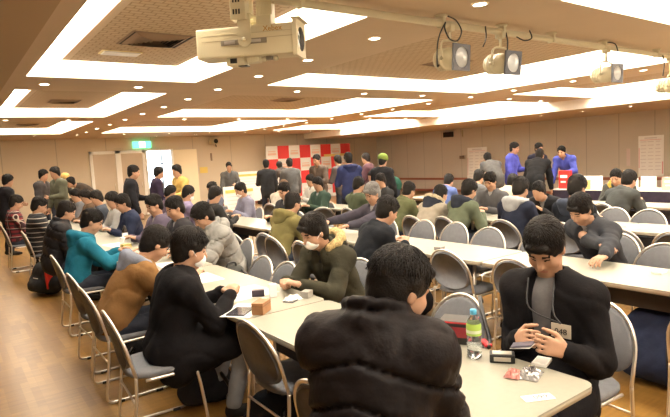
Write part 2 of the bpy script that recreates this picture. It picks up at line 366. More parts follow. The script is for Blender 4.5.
def make_table():
    t = thing('folding_table', '', 'table')
    L = TL - .012; ol = []
    r = .05
    for cx_, cy_, a0 in ((TW / 2 - r, L / 2 - r, 0), (-TW / 2 + r, L / 2 - r, 90), (-TW / 2 + r, -L / 2 + r, 180), (TW / 2 - r, -L / 2 + r, 270)):
        for k in range(6): a = R(a0 + 18 * k); ol.append((cx_ + r * math.cos(a), cy_ + r * math.sin(a)))
    b = MB(); b.prism(ol, .693, .70); b.build('tabletop', M_table, t)
    b = MB(); pad(b, ol, [(.99, .668), (1.0, .672), (1.002, .690), (1.0, .693)]); b.build('edge_band', M_tedge, t)
    b = MB(); b.box((0, 0, .655), (TW - .14, L - .3, .02), .003); b.box((-.18, 0, .58), (.012, L - .34, .10), .003); b.box((.02, 0, .545), (.36, L - .4, .012)); b.build('shelf', M_dark, t)
    for sx in (-1, 1):
        for sy in (-1, 1):
            b = MB(); b.tube([(sx * .17, sy * (L / 2 - .16), .65), (sx * .19, sy * (L / 2 - .16), .05)], .015, 8)
            l = b.build('leg', M_steel, t)
            b = MB(); b.lathe([(.0, .0), (.02, .0), (.022, .02), (.014, .045), (0, .045)], (sx * .19, sy * (L / 2 - .16), 0), 10); b.build('foot', M_rubber, l)
    for sy in (-1, 1):
        b = MB(); b.tube([(-.19, sy * (L / 2 - .16), .12), (.19, sy * (L / 2 - .16), .12)], .011, 6); b.build('crossbar', M_steel, t)
    return t
tab0 = make_table(); first = True
rown = ['left', 'second', 'third', 'fourth']; ordn = ['nearest', 'second', 'third', 'fourth', 'fifth', 'sixth', 'seventh', 'eighth']
for k in range(4):
    k0 = 0 if k == 0 else -1
    for q, j in enumerate(range(k0, (6, 5, 5, 4)[k])):
        o = tab0 if first else copy_tree(tab0); first = False
        o.location = (ROW[k] + TW / 2, Y0 + TL * (j + .5), 0)
        o['label'] = 'long cream topped table, %s from the camera in the %s row of tables' % (ordn[q], rown[k]); o['group'] = 'cream tables set in long rows'

# ------------------------------------------------------------------ back wall: doors, exit sign and fittings
M_frame = mat('white_door_frame', (0.96, 0.94, 0.88), .45); M_leaf = mat('door_leaf', (0.64, 0.53, 0.40), .6)
def door(n, x0, x1, leafcol):
    b = MB(); y = BACK - .03; s = .10
    b.box(((x0 + s / 2), y, 1.12), (s, .06, 2.24), .005); b.box((x1 - s / 2, y, 1.12), (s, .06, 2.24), .005); b.box(((x0 + x1) / 2, y, 2.24 - s / 2), (x1 - x0, .06, s), .005)
    o = struct(b.build('door_%d' % n, M_frame))
    b = MB(); b.box(((x0 + x1) / 2, y + .01, 1.08), (x1 - x0 - 2 * s, .03, 2.12)); b.build('door_leaf', leafcol, o)
    b = MB(); b.tube([(x1 - s - .08, y - .04, .95), (x1 - s - .08, y - .04, 1.15)], .012, 8); b.build('door_handle', M_steel, o)
    return o
door(1, 3.95, 4.86, M_leaf); door(2, 4.84, 5.74, M_leaf)
b = MB(); b.box((DX0 + .015, BACK - .0, DZ / 2), (.05, .16, DZ)); b.box((DX1 - .015, BACK, DZ / 2), (.05, .16, DZ)); b.box(((DX0 + DX1) / 2, BACK, DZ - .02), (DX1 - DX0, .16, .05)); struct(b.build('trim_5', M_frame))
b = MB(); b.box((0, 0, 1.1), (.86, .045, 2.18), .004)
o = b.build('door_3', mat('cream_door_leaf', (0.93, 0.80, 0.55), .5), None, (7.12, BACK - .13, .01)); o.rotation_euler = (0, 0, R(-14)); struct(o)
b = MB(); b.tube([(-.34, -.05, .95), (-.34, -.05, 1.15)], .012, 8); b.build('door_handle', M_steel, o)
# bright lobby seen through the open doorway: a daylit window with mullions beyond
b = MB(); b.box((6.3, BACK + 2.6, 1.3), (5, .1, 2.8)); struct(b.build('wall_lobby', mat('lobby_wall', (0.8, 0.8, 0.8), .8)))
b = MB(); b.quad((LEFT, BACK, 0.0), (9, BACK, 0), (9, BACK + 2.6, 0), (LEFT, BACK + 2.6, 0)); struct(b.build('floor_lobby', M_floor))
wn = struct(box('window_1', (6.85, BACK + 2.54, 1.35), (2.0, .02, 2.1), mat('daylit_glass', (0.85, 0.92, 1.0), .2, emit=(0.78, 0.90, 1.0), estr=3.0)))
b = MB()
for xx in (5.85, 6.55, 7.15, 7.85): b.box((xx, BACK + 2.5, 1.35), (.06, .05, 2.2))
for zz in (.3, 1.75, 2.42): b.box((6.85, BACK + 2.5, zz), (2.06, .05, .05))
b.build('window_frame', mat('grey_blue_frame', (0.30, 0.36, 0.42), .5), wn)
t = thing('exit_sign', 'green illuminated emergency exit sign above the open doorway', 'exit sign', (5.67, BACK - .04, 2.42))
b = MB(); b.box((0, 0, 0), (.62, .08, .23), .008); b.build('housing', mat('exit_green', (0.05, 0.5, 0.25), .5, emit=(0.10, 0.62, 0.30), estr=1.0), t)
M_ex = mat('exit_white', (0.9, 1, 0.93), .5, emit=(0.75, 1.0, 0.82), estr=1.3)
b = MB(); b.box((0.0, -.043, 0), (.20, .004, .19)); b.build('panel', M_ex, t)
b = MB(); G = mat('exit_figure', (0.03, 0.4, 0.2), .5)
b.lathe([(0, 0), (.018, 0.0), (.018, .003), (0, .003)], (.01, -.046, .06), 12, Matrix.Rotation(PI / 2, 3, 'X'))
b.tube([(.005, -.047, .035), (-.005, -.047, -.01), (.03, -.047, -.045), (.02, -.047, -.08)], .008, 5); b.tube([(-.005, -.047, -.01), (-.03, -.047, -.04), (-.06, -.047, -.05)], .008, 5); b.tube([(-.045, -.047, .0), (-.02, -.047, .025), (.03, -.047, .01), (.05, -.047, .03)], .006, 5)
b.build('running_figure', G, t)
def wall_box(name, lab, cat, loc, d, m, rz=0.0, bev=.01):
    b = MB(); b.box((0, 0, 0), d, bev); o = b.build(name, m, None, loc); o.rotation_euler = (0, 0, rz); return tag(o, lab, cat)
t = thing('wall_speaker', 'small beige loudspeaker on a bracket high on the back wall', 'speaker', (8.26, BACK - .14, 2.46))
b = MB(); b.box((0, 0, 0), (.30, .2, .22), .03); b.build('cabinet', M_cream, t); b = MB(); b.lathe([(0, .0), (.05, .01), (.085, .03)], (0.03, -.125, 0), 20, Matrix.Rotation(PI / 2, 3, 'X')); b.build('cone', M_black, t); b = MB(); b.tube([(0.1, .1, -.02), (.12, .05, -.2)], .02, 6); b.build('bracket', M_black, t)
wall_box('wall_switch', 'small dark vertical fitting on the back wall beneath the beige loudspeaker', 'wall fitting', (8.18, BACK - .02, 1.89), (.06, .04, .28), mat('brown_fitting', (0.25, 0.17, 0.11), .6))
wall_box('wall_notice', 'small yellow paper notice on the back wall right of the doors', 'notice', (7.85, BACK - .01, 1.42), (.30, .008, .22), mat('yellow_paper', (0.82, 0.62, 0.16), .8), bev=0)
def poster_mat(name, tint):
    m = bpy.data.materials.new(name); m.use_nodes = True; nt = m.node_tree; bb = nt.nodes['Principled BSDF']; bb.inputs['Roughness'].default_value = .7
    tc = nt.nodes.new('ShaderNodeTexCoord'); k = nt.nodes.new('ShaderNodeTexBrick'); nt.links.new(tc.outputs['UV'], k.inputs['Vector'])
    k.inputs['Color1'].default_value = (0.86, 0.84, 0.82, 1); k.inputs['Color2'].default_value = (*tint, 1); k.inputs['Mortar'].default_value = (0.9, 0.88, 0.85, 1); k.inputs['Scale'].default_value = 6; k.inputs['Mortar Size'].default_value = .06
    nt.links.new(k.outputs['Color'], bb.inputs['Base Color']); return m
M_ink = mat('grey_ink', (0.74, 0.70, 0.70), .8); M_pink = mat('pink_ink', (0.78, 0.42, 0.42), .8)
def poster(name, lab, x, y0, y1, z0, z1, lean=0.0, rows=9):
    t = thing(name, lab, 'poster', (x, (y0 + y1) / 2, z0)); t.rotation_euler = (0, lean, 0)
    hw = (y1 - y0) / 2; h = z1 - z0
    b = MB(); b.box((0, 0, h / 2), (.02, 2 * hw, h)); b.build('sheet', M_paper, t)
    b = MB(); b.box((-.012, 0, h * .94), (.003, hw * 1.0, h * .03)); random.seed(len(lab))
    for k in range(rows):
        z = h * (.85 - .78 * k / rows)
        for c_ in (-1, 0, 1):
            b.box((-.012, c_ * hw * .58, z), (.003, hw * .5 * random.uniform(.6, 1), h * .018))
    b.build('lettering', M_ink, t)
    b = MB(); b.box((-.0125, 0, h * .895), (.003, hw * 1.7, .012)); b.box((-.0125, hw * .93, h * .45), (.003, .02, h * .5)); b.box((-.0125, -hw * .93, h * .2), (.003, .03, h * .3)); b.build('pink_rule', M_pink, t)
    return t
poster('poster_board', 'tall white notice poster with small print on the right wall', RIGHT - .03, 6.76, 7.43, .60, 1.74)
poster('standing_board', 'tall white board leaning on the right wall by the grey hoodie', RIGHT - .12, 12.75, 13.65, .40, 1.70, R(3))
wall_box('wall_monitor', 'small black speaker box high on the right wall', 'speaker', (RIGHT - .1, 14.55, 2.26), (.16, .40, .20), M_black)
wall_box('wall_thermostat', 'small brown control box on the right wall beside the white board', 'control box', (RIGHT - .03, 13.96, 1.35), (.04, .22, .13), mat('brown_fitting', (0.25, 0.17, 0.11), .6))
wall_box('wall_bracket', 'slim pale vertical bracket on the right wall near the black speaker', 'bracket', (RIGHT - .03, 13.9, 2.26), (.05, .04, .26), M_cream)
wall_box('side_notice', 'narrow pale strip notice fixed left of the near wall poster', 'notice', (RIGHT - .02, 7.72, 1.15), (.01, .10, .5), mat('pinkish_paper', (0.72, 0.60, 0.56), .8), bev=0)
# red and white checkered backdrop
bx0, bx1, bt = 10.24, 14.35, 2.19; sq = (bx1 - bx0) / 8
t = thing('checkered_backdrop', 'red and white checkered interview backdrop standing before the back wall', 'backdrop', (bx0, BACK - .5, 0))
b = MB(); b.box(((bx1 - bx0) / 2, .02, bt / 2), (bx1 - bx0, .03, bt)); b.build('banner', M_paper, t)
b = MB()
for i in range(8):
    for j in range(4):
        if (i + j) % 2: b.box((sq * (i + .5), 0, bt - sq * (j + .5)), (sq * .995, .012, sq * .995))
b.build('red_square', mat('banner_red', (0.85, 0.06, 0.06), .6), t)
b = MB()
for i in range(8):
    for j in range(4):
        if (i + j) % 2 == 0:
            b.box((sq * (i + .5), 0, bt - sq * (j + .42)), (sq * .62, .01, sq * .07)); b.box((sq * (i + .5), 0, bt - sq * (j + .62)), (sq * .7, .01, sq * .16))
b.build('lettering', mat('pale_red_print', (0.88, 0.62, 0.52), .6), t)
b = MB(); b.box((0, -.012, 1.72), (1.35, .012, .10)); o = b.build('banner_strip', mat('yellow_strip', (0.85, 0.62, 0.2), .6), t, ((bx1 - bx0) - .72, -.005, 0))
# white partition boards behind the crowd at the left of the backdrop
for (x, y, wd, h, lab) in ((9.15, 18.2, 1.2, 1.22, 'low white notice board with yellow header in front of the back wall'), (6.4, 13.2, .9, .95, 'waist-high white counter board behind the seated crowd')):
    t = thing('notice_board', lab, 'notice board', (x, y, 0)); b = MB(); b.box((0, 0, h / 2 + .1), (wd, .04, h - .1), .005); b.build('board', M_paper, t)
    b = MB(); b.box((0, -.025, h - .08), (wd * .9, .006, .08)); b.build('header', mat('yellow_paper', (0.82, 0.62, 0.16), .8), t)
    b = MB()
    for k in range(5): b.box((0, -.025, h - .22 - .1 * k), (wd * .8, .005, .025))
    b.build('lettering', M_ink, t)
    b = MB(); b.box((-wd / 2 + .05, 0, .1), (.04, .4, .2)); b.box((wd / 2 - .05, 0, .1), (.04, .4, .2)); b.build('foot', M_dark, t)

# ------------------------------------------------------------------ lighting pipe and theatre lights under the ceiling
PYY = 2.95
t = thing('lighting_pipe', 'long cream lighting pipe hung under the ceiling in front of the second beam', 'pipe', (1.75, PYY, 0))
b = MB(); b.tube([(0, 0, 2.608), (11.2, 0, 2.608)], .027, 12); b.build('pipe', M_cream, t)
for x in (1.95, 3.25, 4.0, 4.75, 5.7, 6.9, 8.6, 10.4, 12.0): 
    b = MB(); b.lathe([(0, 0), (.05, 0), (.05, -.012), (.012, -.016), (.012, -.05), (0, -.05)], (x - 1.75, -.0, H), 14); b.box((x - 1.75, 0, 2.615), (.03, .07, .075), .006); b.build('hanger', M_cream, t)
def theatre_light(loc, az, pitch, name, lab, rad, ln, square):
    t = thing(name, lab, 'stage light', loc, 0, 'stage lights on the pipe')
    ax = Vector((math.sin(az) * math.cos(pitch), math.cos(az) * math.cos(pitch), math.sin(pitch))); Mx = ax.to_track_quat('Z', 'Y').to_matrix()
    side = Vector((math.cos(az), -math.sin(az), 0))
    b = MB(); b.lathe([(0, -ln * .5), (rad * .55, -ln * .5), (rad * .85, -ln * .42), (rad * .92, -ln * .1), (rad, -ln * .08), (rad, .0), (rad * .95, .02), (rad * .95, ln * .38), (rad * .86, ln * .38)], (0, 0, 0), 22, Mx)
    for k in range(3): b.lathe([(rad * .93, -ln * (.38 - .09 * k)), (rad * 1.0, -ln * (.36 - .09 * k)), (rad * .93, -ln * (.34 - .09 * k))], (0, 0, 0), 22, Mx)
    b.build('lamp_body', M_cream, t)
    b = MB(); f = ax * (ln * .40); M4 = Matrix.Translation(f) @ Mx.to_4x4(); s = rad * 1.12
    # square gel frame with a round opening
    n = 24; vs = []; fs = []
    for z in (-.008, .008):
        for k in range(n):
            a = 2 * PI * k / n + PI / 4; c_, s_ = math.cos(a), math.sin(a); q = 1 / max(abs(c_), abs(s_))
            vs.append(M4 @ Vector((c_ * q * s, s_ * q * s, z)))
        for k in range(n):
            a = 2 * PI * k / n + PI / 4; vs.append(M4 @ Vector((math.cos(a) * rad * .86, math.sin(a) * rad * .86, z)))
    for k in range(n):
        k2 = (k + 1) % n
        fs += [[k, k2, n + k2, n + k], [2 * n + k, 3 * n + k, 3 * n + k2, 2 * n + k2], [k, 2 * n + k, 2 * n + k2, k2]]
    b.add(vs, fs); b.build('gel_frame', mat('grey_frame', (0.10, 0.10, 0.11), .4, .5), t)
    b = MB(); b.lathe([(0, .02), (rad * .5, .014), (rad * .87, 0)], f, 22, Mx); b.build('lens', mat('frosted_lens', (0.50, 0.53, 0.54), .15, 0, spec=.8), t)
    b = MB(); top = Vector((0, 0, 2.59 - loc[2])); r_ = rad * 1.2
    b.tube(bez([side * r_, side * r_ + Vector((0, 0, rad * .9)), side * r_ * .75 + Vector((0, 0, rad * 1.45)), Vector((0, 0, rad * 1.55)), -side * r_ * .75 + Vector((0, 0, rad * 1.45)), -side * r_ + Vector((0, 0, rad * .9)), -side * r_], 5), .009, 6)
    b.tube([Vector((0, 0, rad * 1.55)), top], .012, 8); b.box(top - Vector((0, 0, .01)), (.05, .075, .06), .01)
    b.lathe([(0, 0), (.016, 0), (.016, .03), (0, .03)], side * r_, 10, side.to_track_quat('Z', 'Y').to_matrix()); b.lathe([(0, 0), (.016, 0), (.016, .03), (0, .03)], -side * r_, 10, (-side).to_track_quat('Z', 'Y').to_matrix())
    b.build('yoke', M_cream, t)
    return t
theatre_light((3.34, PYY, 2.345), R(178), R(-4), 'stage_light', 'cream stage light with dark square frame, leftmost on the pipe, cable looped above', .090, .27, True)
theatre_light((3.98, PYY, 2.34), R(184), R(-6), 'stage_light', 'cream stage light with squarish lens frame, second along the ceiling pipe', .088, .32, True)
theatre_light((5.75, PYY, 2.33), R(184), R(-2), 'stage_light', 'cream stage light hanging in front of the glowing coffer, third along the pipe', .085, .30, True)
theatre_light((7.27, PYY, 2.26), R(170), R(-4), 'stage_light', 'cream stage light cut by the right edge of the photo', .085, .30, True)
M_cable = mat('black_cable', (0.015, 0.015, 0.015), .5)
def cable(pts, lab, r=.006):
    b = MB(); b.tube(bez(pts, 8), r, 6); tag(b.build('power_cable', M_cable), lab, 'cable', 'cables of the stage lights')
cable([(3.27, PYY - .05, 2.655), (3.33, PYY - .08, 2.62), (3.40, PYY - .07, 2.55), (3.34, PYY - .08, 2.47), (3.25, PYY - .08, 2.475), (3.21, PYY - .07, 2.55), (3.22, PYY - .07, 2.60)], 'black cable forming a round loop above the leftmost stage light')
cable([(3.22, PYY - .07, 2.60), (3.16, PYY - .06, 2.50), (3.14, PYY - .05, 2.40), (3.21, PYY + .02, 2.29), (3.26, PYY + .05, 2.30)], 'black cable hanging down left side of the leftmost stage light')
cable([(4.02, PYY - .03, 2.60), (4.01, PYY - .05, 2.52), (4.0, PYY - .05, 2.42)], 'short black cable dropping onto the second stage light')
cable([(4.14, PYY - .05, 2.57), (4.24, PYY - .06, 2.545), (4.36, PYY - .05, 2.58), (4.36, PYY - .03, 2.65)], 'sagging black cable along the pipe right of the second stage light')
cable([(3.72, PYY - .05, 2.62), (3.70, PYY - .07, 2.52), (3.67, PYY - .06, 2.45)], 'thin dark cord left of the second stage light')
cable([(5.72, PYY - .03, 2.655), (5.84, PYY - .05, 2.64), (5.90, PYY - .05, 2.57)], 'black cable curving over the pipe above the third stage light')
cable([(7.0, PYY - .03, 2.60), (6.99, PYY - .05, 2.5), (6.98, PYY - .04, 2.36)], 'black cable hanging from the pipe left of the light at the photo edge')

# big cream projector spotlight hung from the ceiling
t = thing('ceiling_spotlight', 'large cream box-shaped projector spotlight hanging from the ceiling at upper left', 'spotlight', (1.665, 3.10, 2.365))
axd = Vector((.66, -.75, -.02)).normalized(); sd = Vector((axd.y, -axd.x, 0)).normalized()   # sd points to the viewer
if sd.y > 0: sd = -sd
uz = axd.cross(sd); uz = uz if uz.z > 0 else -uz
FM = Matrix(((axd.x, sd.x, uz.x), (axd.y, sd.y, uz.y), (axd.z, sd.z, uz.z)))
def fb(mb, c, d, bev=.003): mb.box(FM @ Vector(c), d, bev, rot=FM)
b = MB(); fb(b, (-.02, 0, 0), (.64, .17, .185), .012); b.build('housing', M_cream, t)
b = MB(); fb(b, (0.0, .0862, .012), (.60, .002, .004), .0); fb(b, (-.0, .0862, .045), (.60, .002, .002), 0); b.build('seam', mat('cream_seam', (0.42, 0.36, 0.24), .6), t)
# front plate with round opening
b = MB(); n = 32; vs = []; fs = []; hw, hh, rr = .100, .108, .073
for xo in (.30, .325):
    for k in range(n):
        a = 2 * PI * k / n + PI / 4; c_, s_ = math.cos(a), math.sin(a); q = 1 / max(abs(c_), abs(s_)); vs.append(FM @ Vector((xo, c_ * q * hw, s_ * q * hh)))
    for k in range(n):
        a = 2 * PI * k / n + PI / 4; vs.append(FM @ Vector((xo, math.cos(a) * rr, math.sin(a) * rr)))
for k in range(n):
    k2 = (k + 1) % n; fs += [[k, k2, n + k2, n + k], [2 * n + k, 3 * n + k, 3 * n + k2, 2 * n + k2], [k, 2 * n + k, 2 * n + k2, k2]]
b.add(vs, fs); fb(b, (.318, 0, .112), (.06, .21, .006), .002); b.build('front_plate', M_cream, t)
b = MB(); RM = FM @ Matrix.Rotation(PI / 2, 3, 'Y'); b.lathe([(.073, .325), (.071, .304), (0, .302)], (0, 0, 0), 28, RM); b.build('lens_tube', mat('inner_grey', (0.10, 0.10, 0.10), .4, .2), t)
b = MB(); b.lathe([(0, .315), (.05, .312), (.068, .304)], (0, 0, 0), 28, RM); b.build('lens', mat('lens_glass', (0.16, 0.18, 0.17), .08, 0, spec=.9), t)
b = MB(); fb(b, (-.02, .088, -.005), (.30, .006, .032), .002); b.build('slide_rail', mat('grey_rail', (0.28, 0.25, 0.20), .4, .4), t)
for xx in (-.11, .06): b = MB(); fb(b, (xx, .092, -.005), (.07, .004, .018), .001); b.build('rail_label', mat('silver_label', (0.55, 0.52, 0.47), .3, .5), t)
for s_ in (1, -1):
    b = MB(); fb(b, (-.005, s_ * .105, .075), (.085, .006, .16), .002); b.prism([(.0425 * math.cos(2 * PI * k / 24), .0425 * math.sin(2 * PI * k / 24)) for k in range(24)], -.003, .003, Matrix.Translation(FM @ Vector((-.005, s_ * .105, -.0))) @ (sd * s_).to_track_quat('Z', 'Y').to_matrix().to_4x4()); b.lathe([(0, 0), (.012, 0), (.012, .016), (0, .016)], FM @ Vector((-.005, s_ * .105, .005)), 12, (sd * s_).to_track_quat('Z', 'Y').to_matrix()); b.build('yoke_arm', M_cream, t)
b = MB(); fb(b, (-.005, 0, .155), (.10, .22, .008), .002); fb(b, (.09, -.03, .125), (.10, .09, .085), .006); b.build('yoke_bridge', M_cream, t)
b = MB(); fb(b, (-.03, .10, .195), (.10, .075, .15), .004); bl = b.build('ballast_box', M_cream, t)
for zz in (.235, .165):
    for k in range(3): b = MB(); fb(b, (-.055 + .018 * k, .138, zz), (.010, .004, .030), 0); b.build('cooling_slot', M_black, bl)
b = MB(); b.tube([FM @ Vector((0, 0, .15)), FM @ Vector((0, 0, .30))], .02, 10)
n = 10
for k in range(n):   # curved rear hanger plate
    a = R(-60 + 120 * k / n); fb(b, (.09 + .055 * math.sin(a), -.03 - .02 * math.cos(a), .225), (.014, .06, .12), .002)
b.build('hanger', M_cream, t)
b = MB(); fb(b, (-.09, .02, -.115), (.12, .09, .048), .004); fb(b, (.02, .02, -.108), (.08, .07, .035), .004); jb = b.build('junction_box', M_cream, t)
b = MB(); fb(b, (-.10, .067, -.112), (.045, .004, .03), .001); fb(b, (-.05, .02, -.141), (.06, .05, .006), .001); b.build('socket', M_black, jb)
for xx in (.09, .165):
    b = MB(); b.lathe([(0, 0), (.012, -.004), (.018, -.018), (.014, -.03), (0, -.032)], FM @ Vector((xx, .03, -.092)), 12); b.build('knob', M_cream, t)
b = MB(); fb(b, (.125, .03, -.105), (.04, .03, .022), .003); b.build('bracket', mat('grey_rail', (0.28, 0.25, 0.20), .4, .4), t)
text('lettering', 'Xebex', .046, frame(tuple(FM @ Vector((.17, .0885, .062))), tuple(axd), tuple(uz)), mat('gold_print', (0.42, 0.20, 0.015), .6, 0), t)

# ------------------------------------------------------------------ people: smooth bodies from blended distance shapes
V = lambda *a: np.array(a, float)
def nrm(v): return v / (np.linalg.norm(v) + 1e-12)
class Shape:
    def __init__(s): s.pr = []; s.cut = []; s.noise = 0; s.nf = 20; s.q = None; s.crease = 0
    def cap(s, a, b, ra, rb, k=.02, quilt=0, sp=.09):
        s.pr.append((0, np.array(a, float), np.array(b, float), ra, rb, k, quilt, sp)); return s
    def ell(s, c, r, Rm=None, k=.03): s.pr.append((1, np.array(c, float), np.array(r, float), Rm, 0, k, 0, 0)); return s
    def bounds(s):
        lo = V(9, 9, 9); hi = -lo
        for p in s.pr:
            if p[0] == 0:
                m = max(p[3], p[4]); lo = np.minimum(lo, np.minimum(p[1], p[2]) - m); hi = np.maximum(hi, np.maximum(p[1], p[2]) + m)
            else:
                m = p[2].max(); lo = np.minimum(lo, p[1] - m); hi = np.maximum(hi, p[1] + m)
        return lo - .04, hi + .04
    def one(s, p, P):
        if p[0] == 0:
            a, b_ = p[1], p[2]; ba = b_ - a; L2 = ba @ ba + 1e-12; t = np.clip((P - a) @ ba / L2, 0, 1)
            r = p[3] + (p[4] - p[3]) * t
            if p[6]: r = r - p[6] * (1 - np.abs(np.sin(PI * t * math.sqrt(L2) / p[7]))) ** 5
            return np.linalg.norm(P - a - t[:, None] * ba, axis=1) - r
        q = P - p[1]
        if p[3] is not None: q = q @ p[3]
        k0 = np.linalg.norm(q / p[2], axis=1); k1 = np.linalg.norm(q / (p[2] ** 2), axis=1) + 1e-9
        return k0 * (k0 - 1) / k1
    def __call__(s, P):
        d = None
        for p in s.pr:
            e = s.one(p, P)
            if d is None: d = e; continue
            k = p[5]; h = np.clip(.5 + .5 * (d - e) / k, 0, 1); d = d * (1 - h) + e * h - k * h * (1 - h)
        if s.q is not None:     # quilting of a torso along its own axis
            o, ax, amp, sp, r0, r1 = s.q; tt = (P - o) @ ax; msk = np.clip((tt - r0) / .05, 0, 1) * np.clip((r1 - tt) / .05, 0, 1)
            lat = np.abs(P[:, 1]) * .25
            d = d + amp * msk * (1 - np.abs(np.sin(PI * (tt + lat) / sp))) ** 7
        for p in s.cut:
            e = s.one(p, P); k = p[5]; m = -e; h = np.clip(.5 - .5 * (d - m) / k, 0, 1); d = d * (1 - h) + m * h + k * h * (1 - h)
        if s.noise:
            f = s.nf; n_ = np.sin(P @ V(.9, .5, 1.3) * f + 1.3 * np.sin(P @ V(-.7, 1.1, .4) * f)) + .7 * np.sin(P @ V(1.4, -1.2, .7) * f * 1.4 + 1.1 * np.sin(P @ V(.3, .8, -1.6) * f * 1.2 + 2)) + .5 * np.sin(P @ V(-.6, 1.7, 1.9) * f * 2.1 + 4)
            d = d + s.noise * n_ * .45
            if s.crease:
                f = s.nf; u1 = P @ V(.5, .9, 1.6) * f + 2.2 * np.sin(P @ V(1.1, -.8, .5) * f * .55 + 1); u2 = P @ V(-1.3, .7, 1.0) * f * .9 + 2.0 * np.sin(P @ V(.4, 1.2, -.9) * f * .5)
                d = d + s.crease * ((1 - np.abs(np.sin(u1 * .5))) ** 6 + .8 * (1 - np.abs(np.sin(u2 * .5))) ** 6)
        return d
def surface(sh, vox):
    lo, hi = sh.bounds(); n = np.ceil((hi - lo) / vox).astype(int) + 2; B = 6
    nb = np.ceil(n / B).astype(int); n = nb * B
    ci = np.stack(np.meshgrid(*[np.arange(k) for k in nb], indexing='ij'), -1).reshape(-1, 3)
    cc = lo + (ci + .5 - .5 / B) * B * vox; dc = sh(cc)
    act = np.abs(dc) < B * vox * .87 * 1.15 + .03
    D = np.repeat(np.repeat(np.repeat(np.where(dc > 0, 1.0, -1.0).reshape(nb), B, 0), B, 1), B, 2).astype(np.float32)
    off = np.stack(np.meshgrid(*[np.arange(B)] * 3, indexing='ij'), -1).reshape(-1, 3)
    idx = (ci[act][:, None, :] * B + off[None]).reshape(-1, 3)
    vals = np.empty(len(idx), np.float32); CH = 200000
    for i in range(0, len(idx), CH): vals[i:i + CH] = sh(lo + idx[i:i + CH] * vox)
    D[idx[:, 0], idx[:, 1], idx[:, 2]] = vals
    S = D < 0; a = S[:-1, :-1, :-1]
    cs = [S[i:n[0] - 1 + i, j:n[1] - 1 + j, k:n[2] - 1 + k] for i in (0, 1) for j in (0, 1) for k in (0, 1)]
    sm = sum(c.astype(np.int8) for c in cs); A = (sm > 0) & (sm < 8); cells = np.argwhere(A)
    vid = -np.ones(A.shape, np.int32); vid[A] = np.arange(len(cells))
    co = [(i, j, k) for i in (0, 1) for j in (0, 1) for k in (0, 1)]
    cv = np.stack([D[cells[:, 0] + i, cells[:, 1] + j, cells[:, 2] + k] for i, j, k in co], 1)
    acc = np.zeros((len(cells), 3)); cnt = np.zeros(len(cells))
    for p in range(8):
        for q in range(p + 1, 8):
            if sum(abs(x - y) for x, y in zip(co[p], co[q])) != 1: continue
            m = (cv[:, p] < 0) != (cv[:, q] < 0); t = cv[:, p] / (cv[:, p] - cv[:, q] + 1e-20); t = np.clip(np.where(m, t, 0), 0, 1)
            pt = np.array(co[p]) + t[:, None] * (np.array(co[q]) - np.array(co[p])); acc += pt * m[:, None]; cnt += m
    verts = lo + (cells + acc / np.maximum(cnt, 1)[:, None]) * vox
    faces = []
    for ax in range(3):
        s0 = [slice(None)] * 3; s1 = [slice(None)] * 3; s0[ax] = slice(0, -1); s1[ax] = slice(1, None)
        a0 = S[tuple(s0)]; a1 = S[tuple(s1)]; e = np.argwhere(a0 != a1)
        u, v_ = [(1, 2), (2, 0), (0, 1)][ax]
        e = e[(e[:, u] > 0) & (e[:, v_] > 0)]
        def g(du, dv):
            w_ = e.copy(); w_[:, u] -= du; w_[:, v_] -= dv
            w_ = np.minimum(w_, np.array(vid.shape) - 1)
            return vid[w_[:, 0], w_[:, 1], w_[:, 2]]
        quad = np.stack([g(0, 0), g(1, 0), g(1, 1), g(0, 1)], 1); fl = a0[e[:, 0], e[:, 1], e[:, 2]]
        quad[~fl] = quad[~fl][:, ::-1]; faces.append(quad)
    F = np.concatenate(faces); F = F[(F >= 0).all(1)]
    return verts, F
def mesh_obj(name, verts, F, m, parent, mi=None):
    me = bpy.data.meshes.new(name); me.vertices.add(len(verts)); me.vertices.foreach_set('co', verts.astype(np.float32).ravel())
    me.loops.add(len(F) * 4); me.loops.foreach_set('vertex_index', F.astype(np.int32).ravel())
    me.polygons.add(len(F)); me.polygons.foreach_set('loop_start', np.arange(0, len(F) * 4, 4, dtype=np.int32)); me.polygons.foreach_set('loop_total', np.full(len(F), 4, np.int32))
    for mm in (m if isinstance(m, (list, tuple)) else [m]): me.materials.append(mm)
    if mi is not None: me.polygons.foreach_set('material_index', mi.astype(np.int32))
    me.polygons.foreach_set('use_smooth', np.ones(len(F), bool)); me.update(calc_edges=True); me.validate()
    o = bpy.data.objects.new(name, me); C.objects.link(o)
    if parent: o.parent = parent
    return o
def ik(a, t, l1, l2, pole):
    d = t - a; L = np.linalg.norm(d)
    if L > (l1 + l2) * .995: t = a + d / L * (l1 + l2) * .995; d = t - a; L = np.linalg.norm(d)
    if L < abs(l1 - l2) + .04: L = abs(l1 - l2) + .04
    u = nrm(d); x = (l1 * l1 - l2 * l2 + L * L) / (2 * L); h = math.sqrt(max(l1 * l1 - x * x, 0)); p = nrm(pole - u * (pole @ u))
    return a + u * x + p * h, t
